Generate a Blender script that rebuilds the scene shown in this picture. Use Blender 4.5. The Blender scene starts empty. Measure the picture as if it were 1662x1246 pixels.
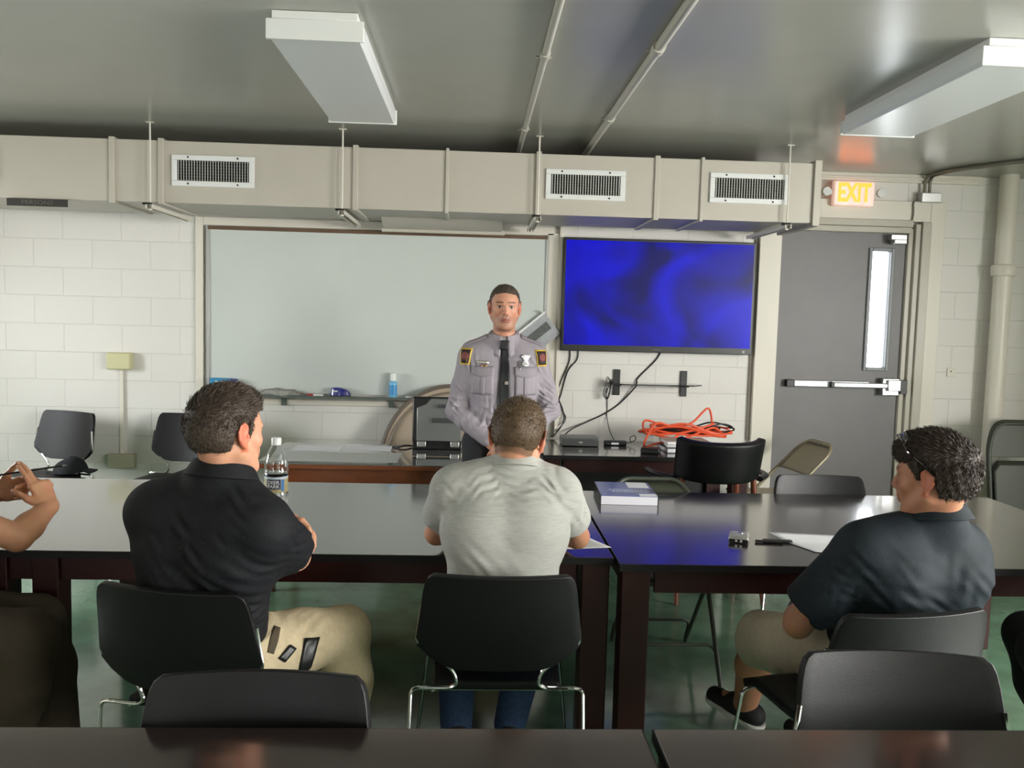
import bpy, bmesh, math, random
import numpy as np
from mathutils import Vector, Matrix, Euler
R = math.radians
random.seed(7)
SC = bpy.context.scene
COL = SC.collection

# ------------------------------------------------------------------ camera, world, light, exposure
cam_d = bpy.data.cameras.new('camera'); cam = bpy.data.objects.new('camera', cam_d); COL.objects.link(cam)
cam_d.sensor_fit = 'HORIZONTAL'; cam_d.sensor_width = 36.0; cam_d.lens = 36.0*1380/1662
cam_d.clip_start = 0.05
cam.matrix_world = (Matrix.Translation((0, 0, 1.6)) @ Matrix.Rotation(R(-2.7), 4, 'Z')
                    @ Matrix.Rotation(R(85.5), 4, 'X') @ Matrix.Rotation(R(1.5), 4, 'Z'))
SC.camera = cam
world = bpy.data.worlds.new('daylight'); SC.world = world; world.use_nodes = True
bg = world.node_tree.nodes['Background']; bg.inputs[0].default_value = (0.93, 0.97, 1.0, 1); bg.inputs[1].default_value = 8.0
SC.view_settings.view_transform = 'Standard'; SC.view_settings.look = 'None'
SC.view_settings.gamma = 1.0; SC.view_settings.use_curve_mapping = False
SC.view_settings.exposure = -0.08
SC.cycles.max_bounces = 8; SC.cycles.diffuse_bounces = 5; SC.cycles.glossy_bounces = 4
SC.cycles.transmission_bounces = 8; SC.cycles.transparent_max_bounces = 12
SC.cycles.use_denoising = True
SC.cycles.caustics_reflective = False; SC.cycles.caustics_refractive = False

def area(name, loc, rot, sx, sy, power, color):
    l = bpy.data.lights.new(name, 'AREA'); l.shape = 'RECTANGLE'; l.size = sx; l.size_y = sy
    l.energy = power; l.color = color
    o = bpy.data.objects.new(name, l); COL.objects.link(o); o.location = loc; o.rotation_euler = rot
    return o
XL, XR, YB, YF, ZC = -4.3, 4.75, -3.2, 6.12, 2.70
# daylight entering through the windows (each lamp fills one window opening, just outside the pane)
WIN_R = [(-2.9, 0.1, 1.05, 2.45), (0.9, 2.9, 0.95, 2.3)]           # right wall: y0, y1, z0, z1
WIN_L = [(3.5, 4.9, 0.9, 1.95)]
WIN_B = [(-3.3, -2.2, 1.0, 2.25)]            # back wall: x0, x1, z0, z1
POW_R = [900, 620]; POW_L = [250]; POW_B = [30]
# sky light falls in at a slant; one right lamp aims up to brighten the ceiling
def daylight(cx, cy, cz, w, h, p, col, yaw, tilt=28):
    o = area('window_daylight', (cx, cy, cz), (0, 0, 0), w*1.15, h*1.3, p, col)
    o.rotation_euler = (R(90-tilt), 0, R(yaw))
for (a, b, c, d), p in zip(WIN_R, POW_R): daylight(XR+.95, (a+b)/2, (c+d)/2+.35, b-a, d-c, p, (1.0, .98, .93), 90, 4 if a < 0 else -26)
for (a, b, c, d), p in zip(WIN_L, POW_L): daylight(XL-.95, (a+b)/2, (c+d)/2+.35, b-a, d-c, p, (.93, .97, 1), -90, 52)
for (a, b, c, d), p in zip(WIN_B, POW_B): daylight((a+b)/2, YB-.95, (c+d)/2+.35, b-a, d-c, p, (.95, .98, 1), 0)

# ------------------------------------------------------------------ materials
def lin(c):
    out = []
    for v in c[:3]:
        v /= 255.0
        out.append(v/12.92 if v <= .04045 else ((v+.055)/1.055)**2.4)
    return (*out, 1)
MATS = {}
def mat(name, rgb, rough=.5, metal=0, spec=.5, noise=0, nscale=30, bump=0, bscale=60, coat=0, emit=None, estr=1,
        trans=0, ior=1.5, alpha=1, stretch=(1, 1, 1), sheen=0, coat_rough=.1):
    if name in MATS: return MATS[name]
    m = bpy.data.materials.new(name); m.use_nodes = True; nt = m.node_tree; N = nt.nodes; L = nt.links
    b = N['Principled BSDF']
    b.inputs['Base Color'].default_value = lin(rgb); b.inputs['Roughness'].default_value = rough
    b.inputs['Metallic'].default_value = metal; b.inputs['Specular IOR Level'].default_value = spec
    b.inputs['IOR'].default_value = ior; b.inputs['Alpha'].default_value = alpha
    b.inputs['Coat Weight'].default_value = coat; b.inputs['Coat Roughness'].default_value = coat_rough
    b.inputs['Transmission Weight'].default_value = trans; b.inputs['Sheen Weight'].default_value = sheen
    if emit: b.inputs['Emission Color'].default_value = lin(emit); b.inputs['Emission Strength'].default_value = estr
    if noise or bump:
        tc = N.new('ShaderNodeTexCoord'); mp = N.new('ShaderNodeMapping'); mp.inputs['Scale'].default_value = stretch
        L.new(tc.outputs['Object'], mp.inputs[0])
    if noise:
        n = N.new('ShaderNodeTexNoise'); n.inputs['Scale'].default_value = nscale; n.inputs['Detail'].default_value = 5
        L.new(mp.outputs[0], n.inputs[0])
        r = N.new('ShaderNodeMapRange'); r.inputs[1].default_value = .3; r.inputs[2].default_value = .7
        r.inputs[3].default_value = 1-noise; r.inputs[4].default_value = 1+noise*.6
        L.new(n.outputs[0], r.inputs[0])
        mx = N.new('ShaderNodeMix'); mx.data_type = 'RGBA'; mx.blend_type = 'MULTIPLY'; mx.inputs[0].default_value = 1
        mx.inputs[6].default_value = lin(rgb); L.new(r.outputs[0], mx.inputs[7]); L.new(mx.outputs[2], b.inputs['Base Color'])
    if bump:
        n2 = N.new('ShaderNodeTexNoise'); n2.inputs['Scale'].default_value = bscale; n2.inputs['Detail'].default_value = 4
        L.new(mp.outputs[0], n2.inputs[0])
        bp = N.new('ShaderNodeBump'); bp.inputs['Strength'].default_value = bump; bp.inputs['Distance'].default_value = .01
        L.new(n2.outputs[0], bp.inputs['Height']); L.new(bp.outputs[0], b.inputs['Normal'])
    MATS[name] = m
    return m

def block_wall(name, rgb, ax):
    """painted concrete block: running bond, joints as relief"""
    m = mat(name, rgb, .42, spec=.4, bump=.12, bscale=90); nt = m.node_tree; N = nt.nodes; L = nt.links
    b = N['Principled BSDF']; tc = [n for n in N if n.type == 'TEX_COORD'][0]
    sp = N.new('ShaderNodeSeparateXYZ'); L.new(tc.outputs['Object'], sp.inputs[0])
    cb = N.new('ShaderNodeCombineXYZ')
    a1 = N.new('ShaderNodeMath'); a1.operation = 'ADD'; a1.inputs[1].default_value = 6.07 if ax == 0 else 0.1
    a2 = N.new('ShaderNodeMath'); a2.operation = 'ADD'; a2.inputs[1].default_value = 0.1005
    L.new(sp.outputs[ax], a1.inputs[0]); L.new(sp.outputs[2], a2.inputs[0])
    L.new(a1.outputs[0], cb.inputs[0]); L.new(a2.outputs[0], cb.inputs[1])
    br = N.new('ShaderNodeTexBrick'); L.new(cb.outputs[0], br.inputs['Vector'])
    br.inputs['Scale'].default_value = 1; br.inputs['Brick Width'].default_value = .4; br.inputs['Row Height'].default_value = .1965
    br.inputs['Mortar Size'].default_value = .0045; br.inputs['Mortar Smooth'].default_value = .6
    base = lin(rgb)
    br.inputs['Color1'].default_value = base; br.inputs['Color2'].default_value = tuple(min(1, c*1.02) for c in base[:3])+(1,)
    br.inputs['Mortar'].default_value = tuple(c*.93 for c in base[:3])+(1,)
    L.new(br.outputs['Color'], b.inputs['Base Color'])
    inv = N.new('ShaderNodeMath'); inv.operation = 'SUBTRACT'; inv.inputs[0].default_value = 1; L.new(br.outputs['Fac'], inv.inputs[1])
    bp = N.new('ShaderNodeBump'); bp.inputs['Strength'].default_value = .5; bp.inputs['Distance'].default_value = .004
    L.new(inv.outputs[0], bp.inputs['Height'])
    old = [n for n in N if n.type == 'BUMP' and n != bp][0]
    L.new(old.outputs[0], bp.inputs['Normal']); L.new(bp.outputs[0], b.inputs['Normal'])
    return m

M_WALL = block_wall('painted_block', (215, 212, 206), 0)
M_WALLS = block_wall('painted_block_side', (216, 210, 198), 1)
M_TRIM = mat('cream_paint', (214, 208, 195), .38, bump=.05, bscale=40)
M_DUCT = mat('duct_paint', (180, 174, 162), .42, bump=.04, bscale=30, noise=.03, nscale=4)
M_CEIL = mat('ceiling_paint', (164, 163, 155), .26, spec=.6, noise=.03, nscale=3, bump=.05, bscale=5)
M_DOOR = mat('door_grey', (106, 103, 103), .45, noise=.04, nscale=6)
M_STEEL = mat('brushed_steel', (190, 190, 188), .3, metal=.9)
M_CHROME = mat('chrome', (205, 205, 205), .12, metal=1)
M_BLACKP = mat('black_plastic', (16, 16, 17), .4)
M_VINYL = mat('black_vinyl', (12, 12, 13), .42, bump=.12, bscale=500, spec=.3)
M_WOODT = mat('espresso_laminate', (36, 26, 25), .2, coat=1, coat_rough=.11, spec=.7, ior=1.5, noise=.22, nscale=25, stretch=(1, 14, 14))
M_WOODL = mat('espresso_leg', (46, 15, 12), .45, spec=.3, noise=.2, nscale=20, stretch=(8, 8, 1))
M_DESK = mat('oak_brown', (112, 60, 28), .4, noise=.18, nscale=14, stretch=(1, 10, 10), coat=.25)
M_WHITE = mat('white_enamel', (216, 217, 214), .35)
M_PAPER = mat('paper', (222, 222, 226), .8)
M_BEIGE = mat('beige_metal', (140, 130, 105), .38, metal=.25, coat=.2)
M_OLIVE = mat('olive_metal', (58, 62, 50), .45)
M_DARK = mat('dark_gap', (10, 10, 10), .8)

# ------------------------------------------------------------------ mesh helpers
class MB:
    def __init__(s): s.v = []; s.f = []; s.mi = []; s.cur = 0
    def add(s, vs, fs):
        o = len(s.v); s.v += [tuple(v) for v in vs]; s.f += [tuple(i+o for i in f) for f in fs]; s.mi += [s.cur]*len(fs); return s
    def box(s, x0, x1, y0, y1, z0, z1, rot=None, piv=None):
        vs = [(x, y, z) for z in (z0, z1) for y in (y0, y1) for x in (x0, x1)]
        if rot is not None:
            p = Vector(piv) if piv else Vector(((x0+x1)/2, (y0+y1)/2, (z0+z1)/2))
            m = Euler(rot).to_matrix(); vs = [tuple(m @ (Vector(v)-p)+p) for v in vs]
        return s.add(vs, [(0, 2, 3, 1), (4, 5, 7, 6), (0, 1, 5, 4), (2, 6, 7, 3), (0, 4, 6, 2), (1, 3, 7, 5)])
    def tube(s, pts, r, n=10, closed=False, flat=1.0):
        P = [Vector(p) for p in pts]; k = len(P); rs = r if isinstance(r, (list, tuple)) else [r]*k
        ring = []; up = None; vs = []
        for i in range(k):
            t = (P[(i+1) % k]-P[i-1]) if closed else (P[min(i+1, k-1)]-P[max(i-1, 0)])
            if t.length < 1e-9: t = Vector((0, 0, 1))
            t.normalize()
            if up is None:
                up = Vector((0, 0, 1)) if abs(t.z) < .9 else Vector((1, 0, 0))
            a = t.cross(up)
            if a.length < 1e-6: a = t.orthogonal()
            a.normalize(); up = a.cross(t).normalized()
            for j in range(n):
                q = 2*math.pi*j/n
                vs.append(P[i]+a*math.cos(q)*rs[i]+up*math.sin(q)*rs[i]*flat)
        fs = []
        for i in range(k if closed else k-1):
            for j in range(n):
                a0 = i*n+j; a1 = i*n+(j+1) % n; b0 = ((i+1) % k)*n+j; b1 = ((i+1) % k)*n+(j+1) % n
                fs.append((a0, a1, b1, b0))
        if not closed:
            fs.append(tuple(range(n))[::-1]); fs.append(tuple((k-1)*n+j for j in range(n)))
        return s.add(vs, fs)
    def lathe(s, prof, n=24, c=(0, 0, 0), axis='Z'):
        vs = []
        for (r, h) in prof:
            for j in range(n):
                q = 2*math.pi*j/n; a, b = r*math.cos(q), r*math.sin(q)
                vs.append({'Z': (c[0]+a, c[1]+b, c[2]+h), 'Y': (c[0]+a, c[1]+h, c[2]+b), 'X': (c[0]+h, c[1]+a, c[2]+b)}[axis])
        fs = []
        for i in range(len(prof)-1):
            for j in range(n): fs.append((i*n+j, i*n+(j+1) % n, (i+1)*n+(j+1) % n, (i+1)*n+j))
        fs.append(tuple(range(n))[::-1]); fs.append(tuple((len(prof)-1)*n+j for j in range(n)))
        return s.add(vs, fs)
    def prism(s, poly, d0, d1, axis='Y'):
        n = len(poly)
        mk = {'Y': lambda a, b, d: (a, d, b), 'Z': lambda a, b, d: (a, b, d), 'X': lambda a, b, d: (d, a, b)}[axis]
        vs = [mk(a, b, d0) for a, b in poly]+[mk(a, b, d1) for a, b in poly]
        fs = [tuple(range(n))[::-1], tuple(range(n, 2*n))]+[(i, (i+1) % n, n+(i+1) % n, n+i) for i in range(n)]
        return s.add(vs, fs)
    def grid(s, fn, nu, nv, closeu=False):
        vs = [fn(u/(nu if closeu else nu-1), v/(nv-1)) for v in range(nv) for u in range(nu)]
        fs = []
        for v in range(nv-1):
            for u in range(nu if closeu else nu-1):
                u2 = (u+1) % nu; fs.append((v*nu+u, v*nu+u2, (v+1)*nu+u2, (v+1)*nu+u))
        return s.add(vs, fs)
    def xf(s, m):
        s.v = [tuple(m @ Vector(v)) for v in s.v]; return s
    def build(s, name, mats, parent=None, bevel=0, smooth=False, solid=0, sub=0, off=0, seg=2):
        me = bpy.data.meshes.new(name); me.from_pydata(s.v, [], s.f)
        ml = mats if isinstance(mats, (list, tuple)) else [mats]
        for m in ml: me.materials.append(m)
        me.polygons.foreach_set('material_index', s.mi)
        bm = bmesh.new(); bm.from_mesh(me); bmesh.ops.recalc_face_normals(bm, faces=bm.faces); bm.to_mesh(me); bm.free()
        o = bpy.data.objects.new(name, me); COL.objects.link(o)
        if parent: o.parent = parent
        if solid: q = o.modifiers.new('solid', 'SOLIDIFY'); q.thickness = solid; q.offset = off
        if bevel:
            q = o.modifiers.new('bevel', 'BEVEL'); q.width = bevel; q.segments = seg; q.limit_method = 'ANGLE'; q.angle_limit = R(40)
        if sub: q = o.modifiers.new('sub', 'SUBSURF'); q.levels = sub; q.render_levels = sub
        if smooth or bevel or sub:
            me.polygons.foreach_set('use_smooth', [True]*len(me.polygons))
            if not sub:
                me.set_sharp_from_angle(angle=R(38))
        return o

def spl(pts, n=8, closed=False):
    P = [Vector(p) for p in pts]; k = len(P); out = []
    rng = k if closed else k-1
    for i in range(rng):
        if closed: p0, p1, p2, p3 = P[(i-1) % k], P[i], P[(i+1) % k], P[(i+2) % k]
        else: p0, p1, p2, p3 = P[max(i-1, 0)], P[i], P[i+1], P[min(i+2, k-1)]
        for j in range(n):
            t = j/n
            out.append(.5*((2*p1)+(p2-p0)*t+(2*p0-5*p1+4*p2-p3)*t*t+(3*p1-p0-3*p2+p3)*t**3))
    if not closed: out.append(P[-1])
    return out

def fillet(pts, r, n=5):
    """polyline with rounded corners"""
    P = [Vector(p) for p in pts]; out = [P[0]]
    for i in range(1, len(P)-1):
        a = (P[i-1]-P[i]); b = (P[i+1]-P[i]); rr = min(r, a.length*.45, b.length*.45)
        a0 = P[i]+a.normalized()*rr; b0 = P[i]+b.normalized()*rr
        for j in range(n+1):
            t = j/n; out.append(a0*(1-t)**2+P[i]*2*t*(1-t)+b0*t*t)
    out.append(P[-1]); return out

def thing(name, label, cat, loc=(0, 0, 0), rz=0, group=None):
    o = bpy.data.objects.new(name, None); COL.objects.link(o); o.empty_display_size = .1
    o.location = loc; o.rotation_euler = (0, 0, R(rz)); return tag(o, label, cat, group)
def tag(o, label, cat, group=None):
    o['label'] = label; o['category'] = cat
    if group: o['group'] = group
    return o
def struct(name, mb, m, **k):
    o = mb.build(name, m, **k); o['kind'] = 'structure'; return o
def dup(root, loc=None, rz=None, label=None, group=None):
    r = root.copy(); COL.objects.link(r)
    if loc is not None: r.location = loc
    if rz is not None: r.rotation_euler = (0, 0, R(rz))
    if label: r['label'] = label
    if group: r['group'] = group
    for ch in list(root.children):
        c = ch.copy(); COL.objects.link(c); c.parent = r
        for g in ch.children:
            d = g.copy(); COL.objects.link(d); d.parent = c
    return r
def text(name, s, size, m, parent, loc, rot=(R(90), 0, 0), ext=.0008, sx=1, align='CENTER', bold=0):
    cu = bpy.data.curves.new(name, 'FONT'); cu.body = s; cu.size = size; cu.extrude = ext; cu.align_x = align; cu.align_y = 'CENTER'
    cu.offset = bold
    t = bpy.data.objects.new(name, cu); COL.objects.link(t)
    bpy.context.view_layer.update()
    me = bpy.data.meshes.new_from_object(t.evaluated_get(bpy.context.evaluated_depsgraph_get()))
    bpy.data.objects.remove(t); me.name = name
    o = bpy.data.objects.new(name, me); COL.objects.link(o); me.materials.clear(); me.materials.append(m)
    o.parent = parent; o.location = loc; o.rotation_euler = rot; o.scale = (sx, 1, 1)
    return o
# ------------------------------------------------------------------ the room
T = .2
b = MB().box(XL-T, XR+T, YB-T, YF+T+.3, -.1, 0)
M_FLOOR = mat('green_floor', (96, 130, 104), .16, spec=.6, coat=.5, coat_rough=.12, noise=.28, nscale=5, bump=.03, bscale=8)
struct('floor', b, M_FLOOR)
struct('ceiling', MB().box(XL-T, XR+T, YB-T, YF+T+.3, ZC, ZC+.1), M_CEIL)
DX0, DX1, DZ = 2.20, 3.145, 2.283
struct('wall_front', MB().box(XL-T, DX0, YF, YF+T, 0, ZC).box(DX1, XR+T, YF, YF+T, 0, ZC).box(DX0, DX1, YF, YF+T, DZ, ZC), M_WALL)
def holed(ax, pos, thick, lo, hi, wins):
    """side wall with window openings; ax 0: wall at x = pos, ax 1: wall at y = pos"""
    m = MB(); p0, p1 = sorted((pos, pos+thick)); cur = lo
    def bx(a, b_, z0, z1):
        if ax == 0: m.box(p0, p1, a, b_, z0, z1)
        else: m.box(a, b_, p0, p1, z0, z1)
    for (a, b_, c, d) in sorted(wins):
        bx(cur, a, 0, ZC); bx(a, b_, 0, c); bx(a, b_, d, ZC); cur = b_
    bx(cur, hi, 0, ZC); return m
struct('wall_right', holed(0, XR, T, YB, YF, WIN_R), M_WALLS)
struct('wall_left', holed(0, XL, -T, YB, YF, WIN_L), M_WALLS)
struct('wall_back', holed(1, YB, -T, XL-T, XR+T, WIN_B), M_WALL)
M_GLASS = mat('window_glass', (255, 255, 255), 0, trans=1, ior=1.01, spec=.2)
wn = 0
for ax, pos, sgn, wins in ((0, XR, 1, WIN_R), (0, XL, -1, WIN_L), (1, YB, -1, WIN_B)):
    for (a, b_, c, d) in wins:
        wn += 1; m = MB(); f = .04; p0, p1 = sorted((pos+sgn*.08, pos+sgn*.12))
        def bx(u0, u1, z0, z1):
            if ax == 0: m.box(p0, p1, u0, u1, z0, z1)
            else: m.box(u0, u1, p0, p1, z0, z1)
        bx(a, b_, c, c+f); bx(a, b_, d-f, d); bx(a, a+f, c+f, d-f); bx(b_-f, b_, c+f, d-f); bx((a+b_)/2-.02, (a+b_)/2+.02, c+f, d-f)
        struct('window_%d' % wn, m, M_WHITE)
# base strip, crown strips, frame around the board, surround of the door
struct('baseboard_front', MB().box(XL, 2.05, YF-.012, YF, 0, .10).box(3.40, XR, YF-.012, YF, 0, .10), mat('base_brown', (52, 46, 40), .5))
struct('trim_1', MB().box(2.22, 3.66, YF-.03, YF, 2.64, ZC).box(2.22, 3.66, YF-.045, YF-.03, 2.655, 2.672), M_TRIM, bevel=.003)
struct('trim_2', MB().box(2.04, DX0, YF-.05, YF, 0, 2.50).box(3.28, 3.39, YF-.05, YF, 0, 2.505).box(DX0, 3.28, YF-.05, YF, 2.36, 2.505), M_TRIM, bevel=.004)
struct('trim_3', MB().box(-1.955, -1.90, YF-.022, YF, .93, 2.245).box(-1.90, .56, YF-.022, YF, 2.185, 2.245).box(.515, .60, YF-.022, YF, .93, 2.2)
       .box(.60, .625, YF-.04, YF, .75, 2.25).box(-1.90, .56, YF-.018, YF, .935, .975), M_TRIM, bevel=.003)
struct('shade_strip_4', MB().box(2.02, 2.04, YF-.02, YF, .75, 2.25), mat('shadow_strip', (150, 142, 130), .5))  # shade beside the door surround, put in as a darker strip

# door: slab, vision panel, frame, panic bar
dr = MB().box(DX0+.003, 2.875, YF-.005, YF+.04, .008, DZ-.01).box(3.035, DX1-.012, YF-.005, YF+.04, .008, DZ-.01)\
    .box(2.875, 3.035, YF-.005, YF+.04, .008, 1.29).box(2.875, 3.035, YF-.005, YF+.04, 2.155, DZ-.01)
door = struct('door_1', dr, M_DOOR)
M_DFR = mat('door_frame_paint', (172, 166, 152), .35)
m = MB()
m.box(DX1-.01, DX1+.03, YF-.03, YF+.1, 0, DZ+.03).box(DX1+.03, DX1+.07, YF-.055, YF, 0, DZ+.06).box(DX1+.07, 3.28, YF-.075, YF, 0, DZ+.075)
m.box(DX0, 3.145, YF-.055, YF+.02, DZ-.008, DZ+.035).box(DX0, 3.145, YF-.072, YF, DZ+.035, DZ+.085)
struct('trim_5', m, M_DFR, bevel=.004)
m = MB()
for x0, x1, z0, z1 in ((2.86, 2.885, 1.275, 2.17), (3.025, 3.05, 1.275, 2.17), (2.885, 3.025, 1.275, 1.30), (2.885, 3.025, 2.145, 2.17)):
    m.box(x0, x1, YF-.02, YF+.05, z0, z1)
wf = m.build('vision_frame', mat('vision_grey', (112, 116, 118), .4), door, bevel=.004)
MB().box(2.885, 3.025, YF+.012, YF+.018, 1.30, 2.145).build('glass_pane', M_GLASS, door)
bar = MB().box(2.34, 2.90, YF-.055, YF-.005, 1.150, 1.198).build('panic_bar', mat('bar_silver', (196, 198, 200), .3, metal=.5), door, bevel=.006)
MB().box(2.62, 3.06, YF-.085, YF-.045, 1.152, 1.190).build('push_pad', MATS['bar_silver'], bar, bevel=.008)
MB().box(2.285, 2.34, YF-.055, YF-.005, 1.148, 1.200).box(2.60, 2.622, YF-.09, YF-.045, 1.150, 1.192).build('end_cap', M_BLACKP, bar, bevel=.004)
MB().box(2.99, 3.115, YF-.07, YF-.005, 1.10, 1.225).box(3.02, 3.115, YF-.095, YF-.02, 1.135, 1.215).build('latch_case', M_STEEL, bar, bevel=.005)
MB().box(3.115, 3.165, YF-.09, YF-.01, 1.115, 1.215).build('strike', M_BLACKP, bar, bevel=.003)
MB().box(2.985, 3.10, YF-.08, YF-.005, 2.225, 2.262).box(3.0, 3.09, YF-.1, YF-.03, 2.195, 2.225).build('door_closer', M_STEEL, door, bevel=.004)

# ------------------------------------------------------------------ air duct with its seams, grilles, hangers
DY = 5.30; DZ0, DZ1 = 2.234, 2.603
t = thing('air_duct', 'long cream painted rectangular air duct hung below the ceiling', 'duct', (0, DY, DZ0))
MB().box(XL+.01, 2.10, 0, .60, 0, DZ1-DZ0).build('duct_body', M_DUCT, t, bevel=.003)
for x in (-2.19, -1.90, -.737, -.18, .38, 1.115, 1.398):
    w = .010 if x in (-.18, 1.398) else .016
    MB().box(x-w, x+w, -.012, .61, -.012, DZ1-DZ0+.012).build('seam', M_DUCT, t, bevel=.003)
MB().box(2.10, 2.145, -.018, .612, -.018, DZ1-DZ0+.018).build('end_flange', M_DUCT, t, bevel=.003)
m = MB(); m.prism([(.38, 0), (.62, 0), (.62, -.055), (.47, -.055)], -.62, .18, 'X')
m.box(-.64, .20, .60, .64, -.075, -.045)
m.build('underside_plenum', M_DUCT, t, bevel=.003)
M_FIN = mat('vent_fin', (196, 197, 190), .4); M_VIN = mat('vent_inner_shade', (22, 22, 20), .9)
def vent(x0, x1, z0, z1, label):
    t = thing('air_vent', label, 'vent', ((x0+x1)/2, DY, z0), 0, 'supply grilles along the duct')
    w = (x1-x0)/2; h = z1-z0; f = .032; m = MB()
    m.box(-w, w, -.012, .0, 0, f).box(-w, w, -.012, .0, h-f, h).box(-w, -w+f, -.012, .0, f, h-f).box(w-f, w, -.012, .0, f, h-f)
    m.build('frame', M_WHITE, t, bevel=.003)
    MB().box(-w+f, w-f, -.0015, .0, f, h-f).build('opening', M_VIN, t)  # dark plate laid on the duct as the shade behind the fins
    m = MB()
    for i in range(7):
        z = f+(h-2*f)*(i+.5)/7; m.box(-w+f, w-f, -.004, -.0025, z-.0011, z+.0011)
    m.build('cross_blades', mat('vent_blade', (86, 87, 82), .5), t)
    m = MB(); n = 27
    for i in range(n):
        x = -w+f+(2*w-2*f)*(i+.5)/n; m.box(x-.0016, x+.0016, -.0105, -.004, f, h-f, rot=(0, 0, .25))
    m.build('fins', M_FIN, t)
    for sx in (-.6, .6):
        for z in (f*.45, h-f*.45):
            MB().lathe([(.0055, 0), (.0055, -.003), (.002, -.004)], 10, (sx*w, -.012, z), 'Y').build('screw', M_DARK, t)
vent(-1.835, -1.343, 2.336, 2.522, 'white louvred air grille on the duct above the left end of the whiteboard')
vent(.425, .918, 2.330, 2.514, 'white louvred air grille on the duct above the left edge of the blue television')
vent(1.446, 1.945, 2.341, 2.526, 'white louvred air grille on the duct nearest the EXIT sign')
vent(-3.34, -2.848, 2.338, 2.522, 'white air grille cut by the left picture edge, above the PERSONS sign')
M_HANG = mat('hanger_paint', (205, 200, 188), .4)
def hanger(x, label):
    t = thing('duct_hanger', label, 'hanger', (x, 5.262, 2.19), 0, 'threaded rods carrying the duct')
    MB().tube([(0, 0, .0), (0, 0, ZC-2.19)], .0055, 8).build('rod', M_HANG, t, smooth=True)
    MB().tube([(0, .68, -.005), (0, .68, ZC-2.19)], .0055, 8).build('rod', M_HANG, t, smooth=True)
    m = MB(); m.box(-.018, .018, -.03, .72, .021, .024).box(-.02, -.016, -.03, .72, .0, .024).box(.016, .02, -.03, .72, .0, .024)
    m.build('strut', M_HANG, t)
    MB().box(-.036, .012, -.034, -.004, .022, .034).build('strut_end', M_DARK, t)
    MB().lathe([(.011, -.008), (.011, .0)], 6).build('nut', M_HANG, t)
    MB().box(-.022, .022, -.012, .012, ZC-2.194, ZC-2.19).build('ceiling_plate', M_HANG, t)
hanger(-1.95, 'white threaded duct hanger left of the first full air grille')
hanger(-.81, 'white threaded duct hanger above the middle of the whiteboard')
hanger(.378, 'white threaded duct hanger above the right end of the whiteboard')
hanger(1.93, 'white threaded duct hanger beside the grille nearest the EXIT sign')

# ------------------------------------------------------------------ ceiling fittings
def fixture(x, y0, y1, w, label):
    t = thing('ceiling_light', label, 'ceiling light', (x, (y0+y1)/2, ZC), 0, 'unlit fluorescent ceiling lights')
    L_ = (y1-y0)/2
    MB().box(-w+.02, w-.02, -L_+.01, L_-.01, -.045, 0).build('housing', M_WHITE, t, bevel=.002)
    m = MB(); pr = [(-w, -.035), (-w, -.085), (-w+.012, -.1), (w-.012, -.1), (w, -.085), (w, -.035), (w-.01, -.035), (w-.01, -.04), (-w+.01, -.04), (-w+.01, -.035)]
    m.prism(pr, -L_+.012, L_-.012, 'Y')
    m.build('diffuser', mat('diffuser', (216, 219, 219), .28, spec=.5), t, bevel=.002)
    for s in (-1, 1):
        y = s*L_; m = MB(); m.box(-w-.004, w+.004, min(y, y-s*.012), max(y, y-s*.012), -.104, -.03); m.box(-w+.018, w-.018, min(y, y-s*.012), max(y, y-s*.012), -.03, -.001)
        m.build('end_cap', M_WHITE, t, bevel=.002)
fixture(-.607, 3.25, 4.62, .175, 'unlit white fluorescent ceiling light above the whiteboard, the left one')
fixture(2.10, 3.22, 4.48, .195, 'unlit white fluorescent ceiling light at the right, nearer the EXIT sign')
def conduit(x, y0, y1, rad, label, ws=()):
    t = thing('ceiling_conduit', label, 'conduit', (x, y0, ZC-rad), 0, 'conduits running along the ceiling')
    MB().tube([(0, 0, 0), (0, y1-y0, 0)], rad, 10).build('pipe', mat('conduit_paint', (180, 177, 166), .33), t, smooth=True)
    for y in ws:
        MB().tube([(0, y-y0-.03, 0), (0, y-y0+.03, 0)], rad*1.35, 10).build('coupling', MATS['conduit_paint'], t, smooth=True)
        MB().box(-.035, .035, y-y0+.08, y-y0+.1, rad-.003, rad).build('strap', MATS['conduit_paint'], t)
conduit(.272, YB, 6.1, .016, 'painted conduit on the ceiling, the thinner one left of the other', (2.85, 3.6, 5.0))
conduit(.71, YB, 6.1, .02, 'painted conduit on the ceiling, the right-hand one of the middle pair', (3.45, 4.65))
m = MB(); zc = ZC-.015
for dx, dy in ((0, 0), (.035, .02)):
    m.tube(fillet([(4.6, 4.0, zc), (4.0+dx, 4.62+dy, zc), (3.235+dx, 5.80+dy, zc), (3.225+dx, 6.075, zc), (3.225+dx, 6.075, 2.565)], .12), .011, 8)
t = thing('wall_conduit', 'pair of bent metal conduits dropping from the ceiling into a small box beside the door', 'conduit', (0, 0, 0))
m.build('pipe', mat('galvanised', (128, 124, 112), .35, metal=.6), t, smooth=True)
MB().box(3.19, 3.335, 6.04, 6.118, 2.498, 2.565).build('junction_box', M_STEEL, t, bevel=.004)
MB().tube(fillet([(3.17, 6.06, 2.52), (3.14, 6.06, 2.50), (3.145, 6.06, 2.42), (3.135, 6.06, 2.33)], .02), .005, 6).build('cable', MATS['galvanised'], t, smooth=True)
t = thing('drain_pipe', 'thick cream painted vertical pipe with a collar at the right of the door', 'pipe', (3.80, 6.0, 0))
MB().tube([(0, 0, 0), (0, 0, ZC)], .062, 28).build('pipe', M_TRIM, t, smooth=True)
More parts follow.
